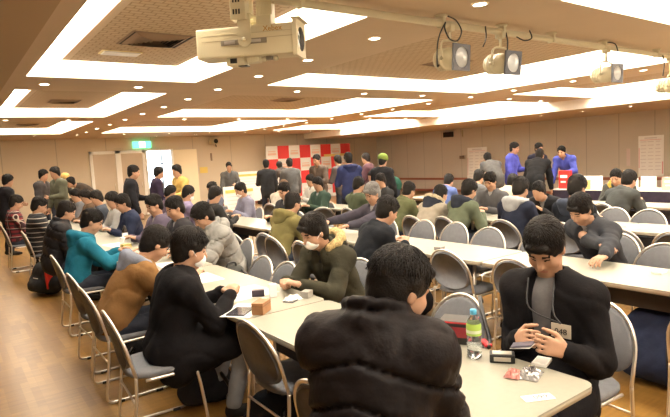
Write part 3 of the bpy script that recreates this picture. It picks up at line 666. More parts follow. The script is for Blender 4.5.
def add_hand(S_, w_, dv, n_, side, curl=.5, sc_=1.0, fine=True):
    dv = nrm(dv); n_ = nrm(n_ - dv * (n_ @ dv)); lat = np.cross(n_, dv) * side     # lat points to the thumb side
    k = .004 if fine else .01
    for o in (-.026, -.009, .009, .026):
        S_.cap(w_ + lat * o * .6, w_ + dv * .085 * sc_ + lat * o, .016, .0125, .012)
    for i, (o, L) in enumerate(((.030, .070), (.010, .078), (-.011, .073), (-.031, .058))):
        p = w_ + dv * .088 * sc_ + lat * o; ang = .15; d = dv
        for j, f_ in enumerate((.45, .32, .23)):
            ang += curl * (.75 + .12 * i) * (.7 if j == 0 else 1); d = dv * math.cos(ang) + n_ * math.sin(ang); q = p + d * L * f_ * sc_
            S_.cap(p, q, .0088 - .0008 * j, .0082 - .0009 * j, k); p = q
    p = w_ + dv * .025 + lat * .030; d = nrm(dv * .75 + lat * .62 + n_ * .25)
    q = p + d * .042; S_.cap(p, q, .014, .0105, .010); d2 = nrm(dv * .95 + lat * .15 + n_ * (.3 + .5 * curl)); r = q + d2 * .030; S_.cap(q, r, .0100, .009, k); S_.cap(r, r + nrm(d2 + n_ * .3 * curl) * .024, .009, .0075, k)

def person(label, head, rot, pose='sit', colr=(.03, .03, .03), style='jacket', shirt=(.25, .24, .24), pants=(.03, .035, .05), hairc=None, pitch=28, hyaw=0, htilt=0,
           hands=None, curl=.45, tw=0, q='far', mask=False, hood=False, lean=None, group=None, top_mat=None, hl='short', shoes=(.02, .018, .016), pn='jacket', fur=None, bulk=1.0, ts_=.95, nk=.176, eo=.5, hoff=0, seat=True, hat=None, cover=None, palm=None):
    rz = R(rot); cr, sr = math.cos(rz), math.sin(rz)
    vb, vj = dict(hero=(.0065, .0105), near=(.0085, .0125), mid=(.013, .016), far=(.018, .022))[q]
    fine = q in ('hero', 'near')
    def spine(l):
        hip = V(0, 0, .505 if pose == 'sit' else .93); ts = ts_ if pose == 'sit' else 1.0
        l1, l2 = l * .75, l * 1.15
        w_ = hip + V(math.sin(l1), 0, math.cos(l1)) * .22 * ts; nb = w_ + V(math.sin(l2), 0, math.cos(l2)) * .28 * ts
        l3 = l * .8 + .22; hd = nb + V(math.sin(l3), 0, math.cos(l3)) * nk + V(.015, 0, 0)
        hd = hd + V(0, hoff, 0)
        return hip, w_, nb, hd, l2
    HZ = head[2]; lift = 0.0; ls = 1.0
    if pose == 'sit':
        if lean is None:
            a, c_ = .0, 1.35
            for _ in range(30):
                m = (a + c_) / 2
                if spine(m)[3][2] > HZ: a = m
                else: c_ = m
            lean = a
        else: lean = R(lean)
    else:
        l0 = R(lean) if lean is not None else R(4)
        z = spine(l0)[3][2]; ls = max(.88, min(1.06, 1 + (HZ - z) / .93)); lean = l0
        if HZ < z - .12:
            a, c_ = l0, 1.3
            for _ in range(30):
                m = (a + c_) / 2
                if spine(m)[3][2] > HZ: a = m
                else: c_ = m
            lean = a; ls = 1.0
    hip, wst, nb, hd, l2 = spine(lean)
    if pose == 'stand':
        dz = .93 * (ls - 1); hip = hip + V(0, 0, dz); wst = wst + V(0, 0, dz); nb = nb + V(0, 0, dz); hd = hd + V(0, 0, dz)
    px = head[0] - (cr * hd[0] - sr * hd[1]); py = head[1] - (sr * hd[0] + cr * hd[1])
    root = thing('person', label, 'person', (px, py, 0), rz, group)
    def loc(wp): d = V(wp[0] - px, wp[1] - py, wp[2]); return V(cr * d[0] + sr * d[1], -sr * d[0] + cr * d[1], d[2])
    up2 = nrm(nb - wst); fw2 = V(up2[2], 0, -up2[0]); ty = R(tw)
    lat = V(-math.sin(ty), math.cos(ty), 0); sh0 = nb - up2 * .055
    sho = [sh0 + lat * .165 * s_ for s_ in (1, -1)]
    l_arm, l_fore = .285, .255
    hnd = []
    for i, s_ in enumerate((1, -1)):
        if hands and hands[i] is not None: hnd.append(loc(hands[i]))
        elif pose == 'sit': hnd.append(V(max(sho[i][0] + .25, hip[0] + .34), s_ * .10, .78))
        else:
            hnd.append(sho[i] + (V(.12, s_ * .06, -.52) if not (hands is None and i == 0) else V(.30, -s_ * .04, -.28)))
    arms = []
    for i, s_ in enumerate((1, -1)):
        el_, wr = ik(sho[i], hnd[i], l_arm, l_fore, V(-.35, s_ * eo, -.7)); arms.append((sho[i], el_, wr))
    hj = [hip + V(0, s_ * .09, -.02) for s_ in (1, -1)]; legs = []
    for i, s_ in enumerate((1, -1)):
        if pose == 'sit': kn = hj[i] + V(.42, s_ * .06, -.0); an = kn + V(-.10, 0, -.40); 
        else: kn = hj[i] + V(.03, s_ * .01, -.43 * ls); an = V(kn[0] - .05, kn[1], .09)
        an[2] = .09; legs.append((hj[i], kn, an))
    Rt = np.array([fw2, V(0, 1, 0), up2]).T
    if tw:
        c_, s_ = math.cos(ty), math.sin(ty); Rt = np.array([fw2 * c_ + V(0, 1, 0) * s_, V(0, 1, 0) * c_ - fw2 * s_, up2]).T
    def torso(S_, g):
        S_.ell(hip + V(-.0, 0, .03), (.105 + g, .155 + g, .13 + g), None, .05); S_.ell(wst, (.095 + g, .14 + g, .15 + g), Rt, .06)
        S_.ell((wst + nb) / 2 + up2 * .0, (.105 + g, .155 + g, .18 + g), Rt, .06); S_.cap(sho[0], sho[1], .058 + g, .058 + g, .06)
    # ---- head frame
    pt, yw, tl = R(pitch), R(hyaw), R(htilt)
    Rh = np.array(Matrix.Rotation(yw, 3, 'Z') @ Matrix.Rotation(pt, 3, 'Y') @ Matrix.Rotation(tl, 3, 'X'))
    hp = lambda x, y, z: hd + Rh @ V(x, y, z)
    B_ = Shape(); torso(B_, -.022)
    B_.cap(nb - up2 * .03, hp(-.02, 0, -.045), .060, .054, .03)
    B_.ell(hp(-.012, 0, .028), (.098, .076, .088), Rh, .03); B_.ell(hp(.024, 0, -.042), (.070, .060, .072), Rh, .035); B_.cap(hp(.055, -.012, -.098), hp(.055, .012, -.098), .020, .020, .03)
    if fine or q == 'mid':
        B_.cap(hp(.088, 0, .004), hp(.107, 0, -.030), .008, .0125, .012); B_.cap(hp(.088, -.012, -.036), hp(.088, .012, -.036), .009, .009, .010)
        for s_ in (1, -1):
            B_.ell(hp(-.004, s_ * .077, -.012), (.018, .009, .030), Rh, .008); B_.cap(hp(.082, s_ * .018, .022), hp(.074, s_ * .045, .018), .008, .007, .014); B_.cap(hp(.064, s_ * .044, -.03), hp(.05, s_ * .05, -.05), .014, .012, .03)
        B_.cap(hp(.084, -.020, -.062), hp(.084, .020, -.062), .0065, .0065, .008); B_.cap(hp(.080, -.016, -.073), hp(.080, .016, -.073), .007, .007, .008)
    for i, s_ in enumerate((1, -1)):
        a, e, w_ = arms[i]; B_.cap(a, e, .042, .034, .03); B_.cap(e, w_, .036, .025, .02)
        dv = nrm(w_ - e); dv = nrm(dv + (V(0, -s_ * .35, 0) if pose == 'sit' else V(0, 0, 0)))
        n_ = V(0, 0, -1) if pose == 'sit' else V(0, -s_, 0)
        if palm: n_ = V(*palm[i])
        add_hand(B_, w_, dv, n_ if abs(dv @ nrm(n_)) < .9 else V(1, 0, .2), s_, curl, 1.0, fine)
        h_, k_, a_ = legs[i]; B_.cap(h_, k_, .068, .048, .04); B_.cap(k_, a_, .046, .032, .03); B_.cap(a_ + V(0, 0, -.03), a_ + V(.13, s_ * .01, -.055), .032, .022, .02)
    for s_ in (1, -1): B_.cut.append((1, hp(.103, s_ * .031, .004), V(.018, .019, .012), Rh, 0, .008, 0, 0))
    vt, F = surface(B_, vb)
    lc = (vt[F].mean(1) - hd) @ Rh; mi = np.zeros(len(F), int)
    if fine or q == 'mid':
        mi[(lc[:, 0] > .05) & (np.abs(np.abs(lc[:, 1]) - .031) < .013) & (np.abs(lc[:, 2] - .004) < .0045)] = 1
        mi[(lc[:, 0] > .05) & (np.abs(np.abs(lc[:, 1]) - .031) < .018) & (np.abs(lc[:, 2] - .025) < .004)] = 2
        mi[(lc[:, 0] > .075) & (np.abs(lc[:, 1]) < .021) & (np.abs(lc[:, 2] + .067) < .007)] = 3
    mesh_obj('body', vt, F, [M_skin, M_eye, M_hair, M_lip], root, mi)
    # ---- hair
    mh = M_hair if hairc is None else mat('hair_%02x%02x%02x' % tuple(int(c_ * 255) for c_ in hairc), hairc, .5, bump=.8, bscale=130)
    Hs = Shape(); g = .009 if hl != 'full' else .017
    Hs.ell(hp(-.018, 0, .038), (.100 + g * .8, .077 + g * .55, .088 + g), Rh, .03); Hs.ell(hp(-.044, 0, -.040), (.060 + g * .3, .064 + g * .3, .074 + (.0 if hl != 'long' else .06)), Rh, .04)
    for s_ in (1, -1): Hs.cap(hp(.0, s_ * .074, .03), hp(.004, s_ * .072, -.002 if hl != 'long' else -.05), .016, .008, .02)
    if hl != 'short': Hs.cap(hp(.080, -.035, .075), hp(.080, .035, .075), .016, .016, .02)
    Hs.cut.append((1, hp(.104, 0, -.036), V(.078, .074, .100 if hl != 'full' else .088), Rh, 0, .010, 0, 0))
    Hs.noise = .0022 if fine else .0028; Hs.nf = 75
    vt, F = surface(Hs, max(vb, .007)); ho = mesh_obj('hair', vt, F, mh, root)
    if True:   # loose locks combed from the crown
        rnd = random.Random(hash(label) % 9999 if False else len(label)); lb = MB()
        for _ in range(dict(hero=900, near=450, mid=160, far=60)[q]):
            ph = rnd.uniform(-PI, PI); fr = abs(ph) < .9; th0 = rnd.uniform(.05, 1.2); ln = rnd.uniform(.35, .6); th1 = min(th0 + ln, rnd.uniform(1.0, 1.42) if fr else (1.9 if abs(ph) < 2.0 else 2.25)); dph = rnd.uniform(-.3, .3); lift_ = rnd.uniform(.01, .055); tip_ = rnd.uniform(-.01, .07); pts = []
            for kk in range(5):
                f_ = kk / 4; th = th0 + (th1 - th0) * f_; p_ = ph + dph * f_ ; k2 = .985 + lift_ * math.sin(PI * f_ * .75) + (tip_ if kk == 4 else 0)
                x, y, z = math.sin(th) * math.cos(p_) * (.100 + g * .8), math.sin(th) * math.sin(p_) * (.077 + g * .55), math.cos(th) * (.088 + g)
                pts.append(hp(-.018 + x * k2, y * k2, .038 + z * k2))
            lb.tube(pts, .0048 if fine else .009, 4, r2=.0008, cap=False)
        lb.build('hair_locks', mh, ho)
    if hat:
        Ht = Shape(); Ht.ell(hp(-.012, 0, .055), (.122, .102, .10), Rh, .02); Ht.cut.append((1, hp(.03, 0, -.07), V(.16, .13, .09), Rh, 0, .01, 0, 0)); vt, F = surface(Ht, max(vb, .009)); mesh_obj('knit_cap', vt, F, cloth(hat), root)
    if mask:
        Ms = Shape(); Ms.ell(hp(.050, 0, -.058), (.064, .064, .058), Rh, .01); Ms.cut.append((1, hp(.0, 0, -.04), V(.082, .2, .2), Rh @ np.array(Matrix.Rotation(0, 3, 'X')), 0, .004, 0, 0)); Ms.pr[0] = (1, hp(.046, 0, -.056), V(.066, .060, .056), Rh, 0, .01, 0, 0)
        Ms.cut = [(1, hp(-.055, 0, -.04), V(.09, .2, .2), Rh, 0, .004, 0, 0)]; vt, F = surface(Ms, max(vb, .007)); mesh_obj('face_mask', vt, F, M_paper, root)
        lb = MB()
        for s_ in (1, -1): lb.tube([hp(.05, s_ * .056, -.045), hp(.0, s_ * .086, .0)], .0018, 4)
        lb.build('mask_strap', M_paper, root)
    # ---- shirt under the open neck
    Ss = Shape(); torso(Ss, -.004); Ss.cap(nb - up2 * .05, nb + up2 * .012, .075, .062, .03); Ss.cut.append((1, hp(0, 0, 0), V(.1, .09, .10), Rh, 0, .01, 0, 0))
    if pose == 'sit' or fine: vt, F = surface(Ss, vj * 1.2); mesh_obj('shirt', vt, F, cloth(shirt), root)
    # ---- jacket
    puffy = style == 'puffer'; g = (.052 if puffy else .024 if style in ('hoodie', 'shirt') else .034) * bulk
    J = Shape(); torso(J, g); ga = .040 * bulk if puffy else (.028 if style in ('hoodie', 'jacket', 'coat') else .020)
    if style in ('coat', 'long'):
        dzc = -.10 if pose == 'sit' else -.22; J.cap(hip + V(-.04, .07, .0), hip + V(0, .10, dzc), .12, .12, .05); J.cap(hip + V(-.04, -.07, .0), hip + V(0, -.10, dzc), .12, .12, .05)
        if pose == 'sit': J.cap(hip + V(.0, .08, 0), hip + V(.36, .14, -.02), .105, .085, .04); J.cap(hip + V(.0, -.08, 0), hip + V(.36, -.14, -.02), .105, .085, .04)
        if pose == 'sit': J.ell(hip + V(.15, 0, -.03), (.25, .25, .15), None, .06)
    elif pose == 'stand': J.cap(hip + V(0, .05, 0), hip + V(0, .06, -.08), .12, .12, .04); J.cap(hip + V(0, -.05, 0), hip + V(0, -.06, -.08), .12, .12, .04)
    for i, s_ in enumerate((1, -1)):
        a, e, w_ = arms[i]; qa = .018 if puffy else 0
        J.cap(a, e, .048 + ga, .040 + ga, .014 if puffy else .03, qa, .105); J.cap(e, w_ - nrm(w_ - e) * .02, .040 + ga, .026 + ga * .75, .02, qa, .10)
    up3 = nrm(hd - nb); rad_ = .082 + (.010 if puffy else 0)
    ring = []
    for k in range(9):
        a = PI * .22 + (2 * PI - PI * .44) * k / 8; ring.append(nb + up2 * ((.028 if puffy else .012) + .012 * (1 - math.cos(a)) / 2) + fw2 * math.cos(a) * rad_ + lat * math.sin(a) * (rad_ + .004))
    cr_ = .028 if puffy else .017; hi_ = .042 if puffy else .026
    for k in range(8): J.cap(ring[k] - up2 * .02, ring[k + 1] - up2 * .02, cr_ * 1.1, cr_ * 1.1, .025); J.cap(ring[k] + up2 * hi_, ring[k + 1] + up2 * hi_, cr_ * .8, cr_ * .8, .008)
    if puffy: J.q = (hip, up2, .030, .12, .0, .52)
    if not puffy and style != 'sweater':
        ch = nb + fw2 * .13; J.cut.append((0, ch + up2 * .04 - fw2 * (.02 if q == 'hero' else 0), ch - up2 * (.38 if q == 'hero' else .30) + fw2 * (.015 if q == 'hero' else .07), .066, .034 if q == 'hero' else .006, .008, 0, 1))
    J.cut.append((0, nb + up2 * .0, nb + up2 * .2 + up3 * .05, .062, .072, .008, 0, 1))
    J.noise = .0045 if not puffy else .004; J.nf = 13 if not puffy else 24; J.crease = .009 if not puffy else .006
    vt, F = surface(J, vj); jo = mesh_obj(pn, vt, F, top_mat or cloth(colr, .55 if puffy else .85), root)
    if hood or fur:
        Hd = Shape(); bk_ = nb - fw2 * .105
        hr = []
        for k in range(9):
            a = PI * .28 + (2 * PI - PI * .56) * k / 8; hr.append(nb + up2 * (.015) + fw2 * (math.cos(a) * .115 - .02) + lat * math.sin(a) * .125)
        for k in range(8): Hd.cap(hr[k], hr[k + 1], .030 + .012 * math.sin(PI * k / 8), .030 + .012 * math.sin(PI * (k + 1) / 8), .03)
        Hd.ell(bk_ - up2 * .05, (.050, .105, .085), Rt, .04); Hd.noise = .003; Hd.nf = 24; vt, F = surface(Hd, vj); mesh_obj('hood', vt, F, cloth(cover) if cover else (top_mat or cloth(colr)), root)
        if fur:
            Fu = Shape()
            for k in range(8): Fu.cap(hr[k] + up2 * .035 - fw2 * .02, hr[k + 1] + up2 * .035 - fw2 * .02, .032, .032, .03)
            Fu.noise = .004; Fu.nf = 95; vt, F = surface(Fu, max(.008, vb)); mesh_obj('fur_trim', vt, F, mat('fur_%02x%02x%02x' % tuple(int(c_ * 255) for c_ in fur), fur, .95, bump=1.0, bscale=220, var=.35, vscale=60), root)
    # ---- trousers and shoes
    T = Shape(); T.ell(hip + V(0, 0, .02), (.118, .162, .12), None, .05)
    for i, s_ in enumerate((1, -1)):
        h_, k_, a_ = legs[i]; T.cap(h_, k_, .088, .066, .05); T.cap(k_, a_ + V(0, 0, .02), .064, .052, .03)
    T.noise = .004; T.nf = 20; T.crease = .008; vt, F = surface(T, vj * 1.15); mesh_obj('trousers', vt, F, cloth(pants), root)
    for i, s_ in enumerate((1, -1)):
        a_ = legs[i][2]; Sh = Shape(); Sh.cap(a_ + V(-.02, 0, -.035), a_ + V(.10, s_ * .01, -.05), .043, .037, .02); Sh.cap(a_ + V(.10, s_ * .01, -.05), a_ + V(.165, s_ * .015, -.056), .037, .030, .02); Sh.cap(a_ + V(-.01, 0, -.03), a_ + V(-.005, 0, .01), .042, .040, .02)
        vt, F = surface(Sh, vj); vt[:, 2] = np.maximum(vt[:, 2], 0.004); mesh_obj('shoe', vt, F, cloth(shoes, .6), root)
    root['_j'] = 1; del root['_j']
    return root, dict(px=px, py=py, rz=rz, nb=nb, wst=wst, fw=fw2, up=up2, lat=lat, arms=arms, hd=hd, hip=hip)
def wpos(info, p):
    c_, s_ = math.cos(info['rz']), math.sin(info['rz']); return Vector((info['px'] + c_ * p[0] - s_ * p[1], info['py'] + s_ * p[0] + c_ * p[1], p[2]))

# near figures, then the crowd: label, head centre, heading and dress
seats = []
def sit(short, *a, chair_dx=.07, nochair=False, **k):
    o, inf = person(*a, **k)
    if not nochair and k.get('pose', 'sit') == 'sit':
        c_, s_ = math.cos(inf['rz']), math.sin(inf['rz']); seats.append((inf['px'] + c_ * chair_dx, inf['py'] + s_ * chair_dx, inf['rz'], 'grey folding chair carrying the ' + short))
    return o, inf
K = (.016, .015, .017)
down, iD = sit('person in the black quilted down jacket', 'person in black quilted down jacket seated with back to the camera', (1.175, 1.285, 1.225), 30, colr=(.012, .009, .009), style='puffer', q='hero', pitch=22, hyaw=-38, hands=[(1.40, 1.62, .775), (1.40, 1.36, .785)], pn='down_jacket', hl='full', bulk=1.0, ts_=1.16, nk=.135, eo=.3, lean=17, hoff=-.065)
rman, iR = sit('person holding cards in the black coat', 'person in open black jacket with number badge looking down at cards at the table end', (2.22, 1.43, 1.175), 188, colr=(.008, .007, .008), style='coat', shirt=(.15, .145, .15), q='hero', pitch=38, hyaw=6, eo=.25, hands=[(2.02, 1.215, .765), (2.01, 1.435, .765)], curl=.85, palm=[(-.15, -1, .05), (-.15, 1, .05)], hl='full', nochair=True, bulk=1.08)
grn, iG = sit('person in the dark olive parka', 'person in olive parka with tan fur collar leaning on the table', (2.14, 3.24, 1.09), 190, colr=(.042, .039, .025), style='jacket', shirt=(.03, .03, .035), q='near', pitch=26, hyaw=-8, mask=True, hood=True, fur=(.52, .38, .17), hands=[(1.91, 3.09, .765), (1.89, 3.26, .765)], pn='parka', hl='full', curl=.9)
coat, iC = sit('person in the long black coat', 'person in long black coat bent forward with clasped hands beside the brown box', (1.21, 3.24, 1.10), -4, colr=(.008, .007, .008), style='coat', q='near', pitch=18, hyaw=-8, mask=True, hands=[(1.44, 3.32, .775), (1.44, 3.20, .775)], pants=(.22, .23, .25), pn='coat', curl=1.0, hl='full', bulk=1.15, ts_=.88, chair_dx=-.09)
sit('person in the brown corduroy jacket', 'person in brown jacket bent low between teal hoodie and black coat', (1.26, 4.08, 1.04), 0, colr=(.22, .115, .042), style='jacket', q='near', pitch=40, hood=True, cover=(.22, .24, .30), hands=[(1.5, 4.2, .76), (1.5, 3.98, .76)], hl='full', bulk=1.1, ts_=.91)
sit('person in the teal hoodie', 'person in bright teal hoodie seated on the left side of the left row', (1.21, 5.95, 1.10), 0, colr=(.016, .15, .23), style='hoodie', q='near', pitch=30, hyaw=-14, hood=True, hands=[(1.46, 6.0, .76), (1.50, 5.75, .76)], pn='hoodie', ts_=.90)
sit('person in the pale grey padded jacket', 'person in pale grey padded jacket leaning over the left table row', (2.10, 5.2, 1.10), 176, colr=(.27, .265, .25), style='puffer', q='near', pitch=35, hood=True, hands=[(1.80, 5.05, .76), (1.80, 5.35, .76)], pn='padded_jacket', hl='full', cover=(.27, .265, .25))
sit('person in the striped sweater', 'person in black sweater with thin white stripes seated at the left edge of the hall', (1.12, 8.95, 1.18), 0, bulk=1.3, style='sweater', q='mid', top_mat=stripe_mat(), pn='sweater', pants=(.10, .11, .16))
sit('person in the red plaid shirt', 'person in red and black plaid shirt at the far left edge of the frame', (.98, 10.55, 1.21), 0, bulk=1.3, style='shirt', q='mid', top_mat=plaid_mat(), pn='plaid_shirt')
sit('person in the charcoal padded coat', 'person in charcoal padded coat reaching across the table behind the badge wearer', (4.28, 2.42, 1.07), 172, colr=(.035, .037, .043), style='jacket', q='near', pitch=35, hands=[(3.88, 2.02, .77), (3.80, 1.78, .775)], pn='padded_coat', hl='full')
sit('person in the black puffed jacket', 'person in black puffed jacket seated just beyond the teal hoodie', (1.21, 7.35, 1.13), -5, nochair=True, colr=K, style='puffer', q='mid', pn='padded_jacket')
# crowd, seated:  short, label, head, heading, colour, options
CR = [
 ('person in the navy jacket by the dark bottle', 'person in navy jacket leaning forward across the left table row beyond the teal hoodie', (2.02, 7.9, 1.14), 180, (.025, .032, .065), dict(q='mid', style='jacket')),
 ('person in the slate top left of the standing queue', 'person in slate blue-grey top seated at the far end of the left row', (2.1, 9.85, 1.19), 180, (.07, .08, .10), {}),
 ('person in the pale grey pullover', 'person in pale grey pullover seated left of the standing black-clad person', (2.08, 8.7, 1.24), 182, (.30, .29, .28), {}),
 ('person in the dark bomber jacket', 'person in dark bomber jacket seated behind the pale grey padded jacket', (2.08, 5.95, 1.17), 184, (.035, .033, .038), dict(q='mid')),
 ('person in the purple grey sweater', 'person in purple grey sweater seated behind the dark bomber jacket', (2.10, 6.75, 1.18), 186, (.11, .09, .13), dict(q='mid')),
 ('person in the lilac top with mask', 'person in lilac top with white face mask facing the camera near the cream door', (3.34, 8.81, 1.28), -12, (.24, .20, .32), dict(mask=True)),
 ('person in the grey blue top', 'person in grey blue top seated right of the masked lilac top', (4.15, 9.7, 1.23), 180, (.17, .18, .24), {}),
 ('person in the lavender grey hoodie', 'person in lavender grey hoodie sitting side-on below the standing grey jacket', (4.2, 8.6, 1.14), 178, (.20, .20, .27), dict(q='mid', mask=True)),
 ('person in the black fleece', 'person in black fleece seated left of the lavender grey hoodie', (3.36, 7.75, 1.19), 0, (.03, .03, .03), {}),
 ('person with brown hair in the cream cardigan', 'person with light brown hair and cream cardigan seated in front of the backdrop', (5.5, 9.3, 1.10), 20, (.46, .42, .36), dict(hairc=(.16, .085, .035), hl='long')),
 ('person in the khaki hooded jacket', 'person in khaki green hooded jacket directly behind the dark olive parka', (3.36, 5.5, 1.10), 10, (.17, .145, .055), dict(q='mid', hood=True)),
 ('person in the black top left of the grey queue', 'person in black top with bare face turned left, between khaki jacket and backdrop', (4.2, 7.1, 1.18), 190, (.03, .03, .035), dict(q='mid')),
 ('person in the dark green sweatshirt', 'person in dark green sweatshirt seated below the checkered backdrop', (5.5, 8.1, 1.17), 185, (.035, .06, .045), {}),
 ('person with grey hair in the dark leather jacket', 'person with grey hair and dark leather jacket reaching across the second row', (4.25, 5.08, 1.27), 184, (.05, .045, .06), dict(q='mid', hairc=(.17, .16, .15), hl='full', hands=[(3.62, 5.0, .78), (3.55, 5.45, .80)])),
 ('person in the black jacket at the second row', 'person in plain black jacket with short black hair just behind the down jacket wearer', (3.36, 3.80, 1.09), -12, (.014, .016, .02), dict(q='mid', style='jacket', hl='full')),
 ('person in the olive brown anorak', 'person in olive brown anorak seated left of the fur hood', (5.52, 5.75, 1.07), 0, (.12, .13, .065), dict(q='mid')),
 ('person in the beige coat with fur hood', 'person in beige coat with cream fur hood seen from behind', (5.51, 5.12, 1.03), 0, (.34, .30, .24), dict(q='mid', hood=True, fur=(.50, .42, .28), cover=(.03, .035, .05))),
 ('person in the sage green parka', 'person in sage green parka with dark hood seen from behind in the third row', (5.51, 4.62, 1.10), -6, (.125, .145, .095), dict(q='mid', hood=True, cover=(.03, .035, .05), hl='full', bulk=1.15)),
 ('person in the blue and white top', 'person in blue and white top seated beyond the sage green parka', (7.66, 6.9, 1.06), 10, (.10, .14, .32), {}),
 ('person in the grey bomber jacket', 'person in grey bomber jacket with thick black hair facing the camera in the third row', (6.40, 4.98, 1.19), 190, (.08, .08, .085), dict(q='mid', hl='full')),
 ('person in the cream knit', 'person in cream knit top seated beneath the blue staff jackets', (7.66, 5.5, 1.05), 0, (.50, .44, .34), dict()),
 ('person in the dark navy bomber', 'person in dark navy bomber jacket with pale hood, left of the badge wearer', (5.51, 3.85, 1.13), 0, (.020, .024, .042), dict(q='mid', hood=True, cover=(.40, .41, .42), bulk=1.1, hl='full')),
 ('person in the pitch black coat', 'person in pitch black coat seated between navy bomber and scarf wearer', (6.40, 4.2, 1.02), 182, (.014, .014, .016), {}),
 ('person in the dark scarf', 'person in black coat with thick slate scarf behind the charcoal padded coat', (5.51, 3.15, 1.15), -6, (.016, .018, .024), dict(q='mid', hood=True, cover=(.05, .06, .085), bulk=1.2, hl='full')),
 ('person in the dark parka bending right', 'person in dark grey parka bent over the third row near the poster', (7.66, 3.62, 1.08), -14, (.05, .053, .05), dict(q='mid', style='jacket', hl='full')),
 ('person in the charcoal coat with yellow scarf', 'person in charcoal coat with yellow scarf below the wall poster', (8.56, 4.25, 1.06), 190, (.05, .05, .045), dict(q='mid', hood=True, cover=(.34, .24, .04))),
 ('person in the red jacket', 'person in bright red jacket cut by the right edge of the frame', (3.32, 1.01, 1.12), 4, (.50, .02, .03), dict(q='mid', style='jacket')),
 ('person in the ash hoodie', 'person in ash hoodie seated far down the left row near the white doors', (2.1, 11.6, 1.17), 182, (.14, .14, .15), {}),
 ('person in the mauve blouse', 'person in mauve blouse seated left of the grey blue top', (3.36, 9.75, 1.20), 0, (.13, .10, .15), {}),
 ('person in the brown duffle coat', 'person in brown duffle coat seated far down the left row before the slate hoodie', (2.1, 10.7, 1.18), 180, (.10, .06, .035), {}),
 ('person in the moss green knit', 'person in moss green knit seated behind the grey-haired leather jacket', (5.5, 6.9, 1.15), 0, (.07, .085, .05), {}),
 ('person in the off white hoodie', 'person in off white hoodie seated at the far third row', (6.4, 9.7, 1.16), 182, (.48, .47, .45), {}),
 ('person in the black cardigan', 'person in black cardigan seated at the third row left of the navy hooded jacket', (6.4, 7.4, 1.16), 182, (.03, .028, .03), {}),
 ('person in the smoke grey coat', 'person in smoke grey coat in the fourth row left of the booth', (7.66, 6.2, 1.13), 0, (.12, .12, .12), {}),
]
for short, lab, hd_, rot_, col_, kw in CR:
    kw = dict(kw); kw.setdefault('q', 'far'); kw.setdefault('style', 'hoodie'); kw.setdefault('pitch', 25)
    sit(short, lab, hd_, rot_, colr=col_, **kw)
# crowd, standing
ST = [
 ('person in black coat standing at the far left edge', (1.08, 12.7, 1.515), 15, (.02, .02, .024), {}),
 ('person in dark grey jacket standing left of the olive coat', (1.85, 13.6, 1.58), -40, (.055, .05, .05), {}),
 ('person in olive coat standing by the back wall', (1.95, 12.8, 1.62), 200, (.11, .11, .075), {}),
 ('person with tan knitted cap by the back wall', (2.6, 15.5, 1.46), -60, (.05, .045, .04), dict(hat=(.55, .36, .12))),
 ('person in brown jacket standing right of the tan cap', (2.5, 14.3, 1.37), 180, (.06, .045, .035), {}),
 ('person in black top with pale bag strap standing before the white doors', (2.89, 10.3, 1.55), -20, (.018, .018, .022), dict(q='mid')),
 ('person in dark plum jacket standing in the bright doorway', (3.75, 11.5, 1.50), -10, (.035, .025, .05), {}),
 ('person in yellow ochre coat standing at the open cream door', (3.95, 11.0, 1.52), 190, (.55, .38, .12), {}),
 ('person in dark grey striped jacket standing under the wall speaker', (6.49, 13.9, 1.52), 250, (.09, .09, .09), {}),
 ('person in black jacket standing at left end of the backdrop', (6.84, 12.4, 1.53), 60, (.03, .032, .036), {}),
 ('person in dark brown coat standing in front of the backdrop', (8.1, 13.9, 1.46), 90, (.05, .04, .035), {}),
 ('person in mid grey jacket with back turned at the backdrop', (7.06, 11.6, 1.53), 70, (.10, .10, .10), {}),
 ('person in taupe coat standing at the middle of the backdrop', (7.07, 10.4, 1.58), 200, (.10, .075, .06), dict(q='mid')),
 ('person in grey brown jacket standing left of the navy hoodie', (7.75, 10.5, 1.54), 100, (.085, .07, .065), {}),
 ('person in navy blue hooded jacket standing with back turned', (6.61, 8.6, 1.57), 70, (.028, .035, .10), dict(q='mid', hood=True, pants=(.015, .015, .018), bulk=1.15)),
 ('person in burgundy grey coat standing right of the backdrop', (8.3, 10.1, 1.55), 120, (.08, .04, .05), {}),
 ('person with green cap and black jacket right of the backdrop', (7.10, 8.1, 1.50), 20, (.016, .016, .018), dict(hat=(.17, .23, .05))),
 ('person in dark green sweater near the red rail', (7.55, 9.0, 1.15), 180, (.02, .07, .05), dict(q='far')),
 ('person in blue staff jacket standing at left of the booth', (10.54, 7.5, 1.60), -75, (.085, .095, .46), dict(q='mid')),
 ('person in black staff jacket in the middle of the booth', (11.25, 7.35, 1.56), -110, (.02, .02, .035), dict(q='mid')),
 ('person in black printed hoodie leaning at the booth', (9.85, 6.42, 1.43), 20, (.014, .014, .015), dict(q='mid')),
 ('person in blue staff jacket bending over the booth on the right', (11.1, 6.7, 1.46), 190, (.075, .095, .42), dict(q='mid')),
 ('person in grey hoodie standing by the white leaning board', (10.2, 8.0, 1.40), 60, (.11, .11, .11), {}),
]
for lab, hd_, rot_, col_, kw in ST:
    kw = dict(kw); kw.setdefault('q', 'far'); kw.setdefault('style', 'jacket')
    person(lab, hd_, rot_, 'stand', colr=col_, pitch=15, **kw)
for s_ in seats: chair(*s_)
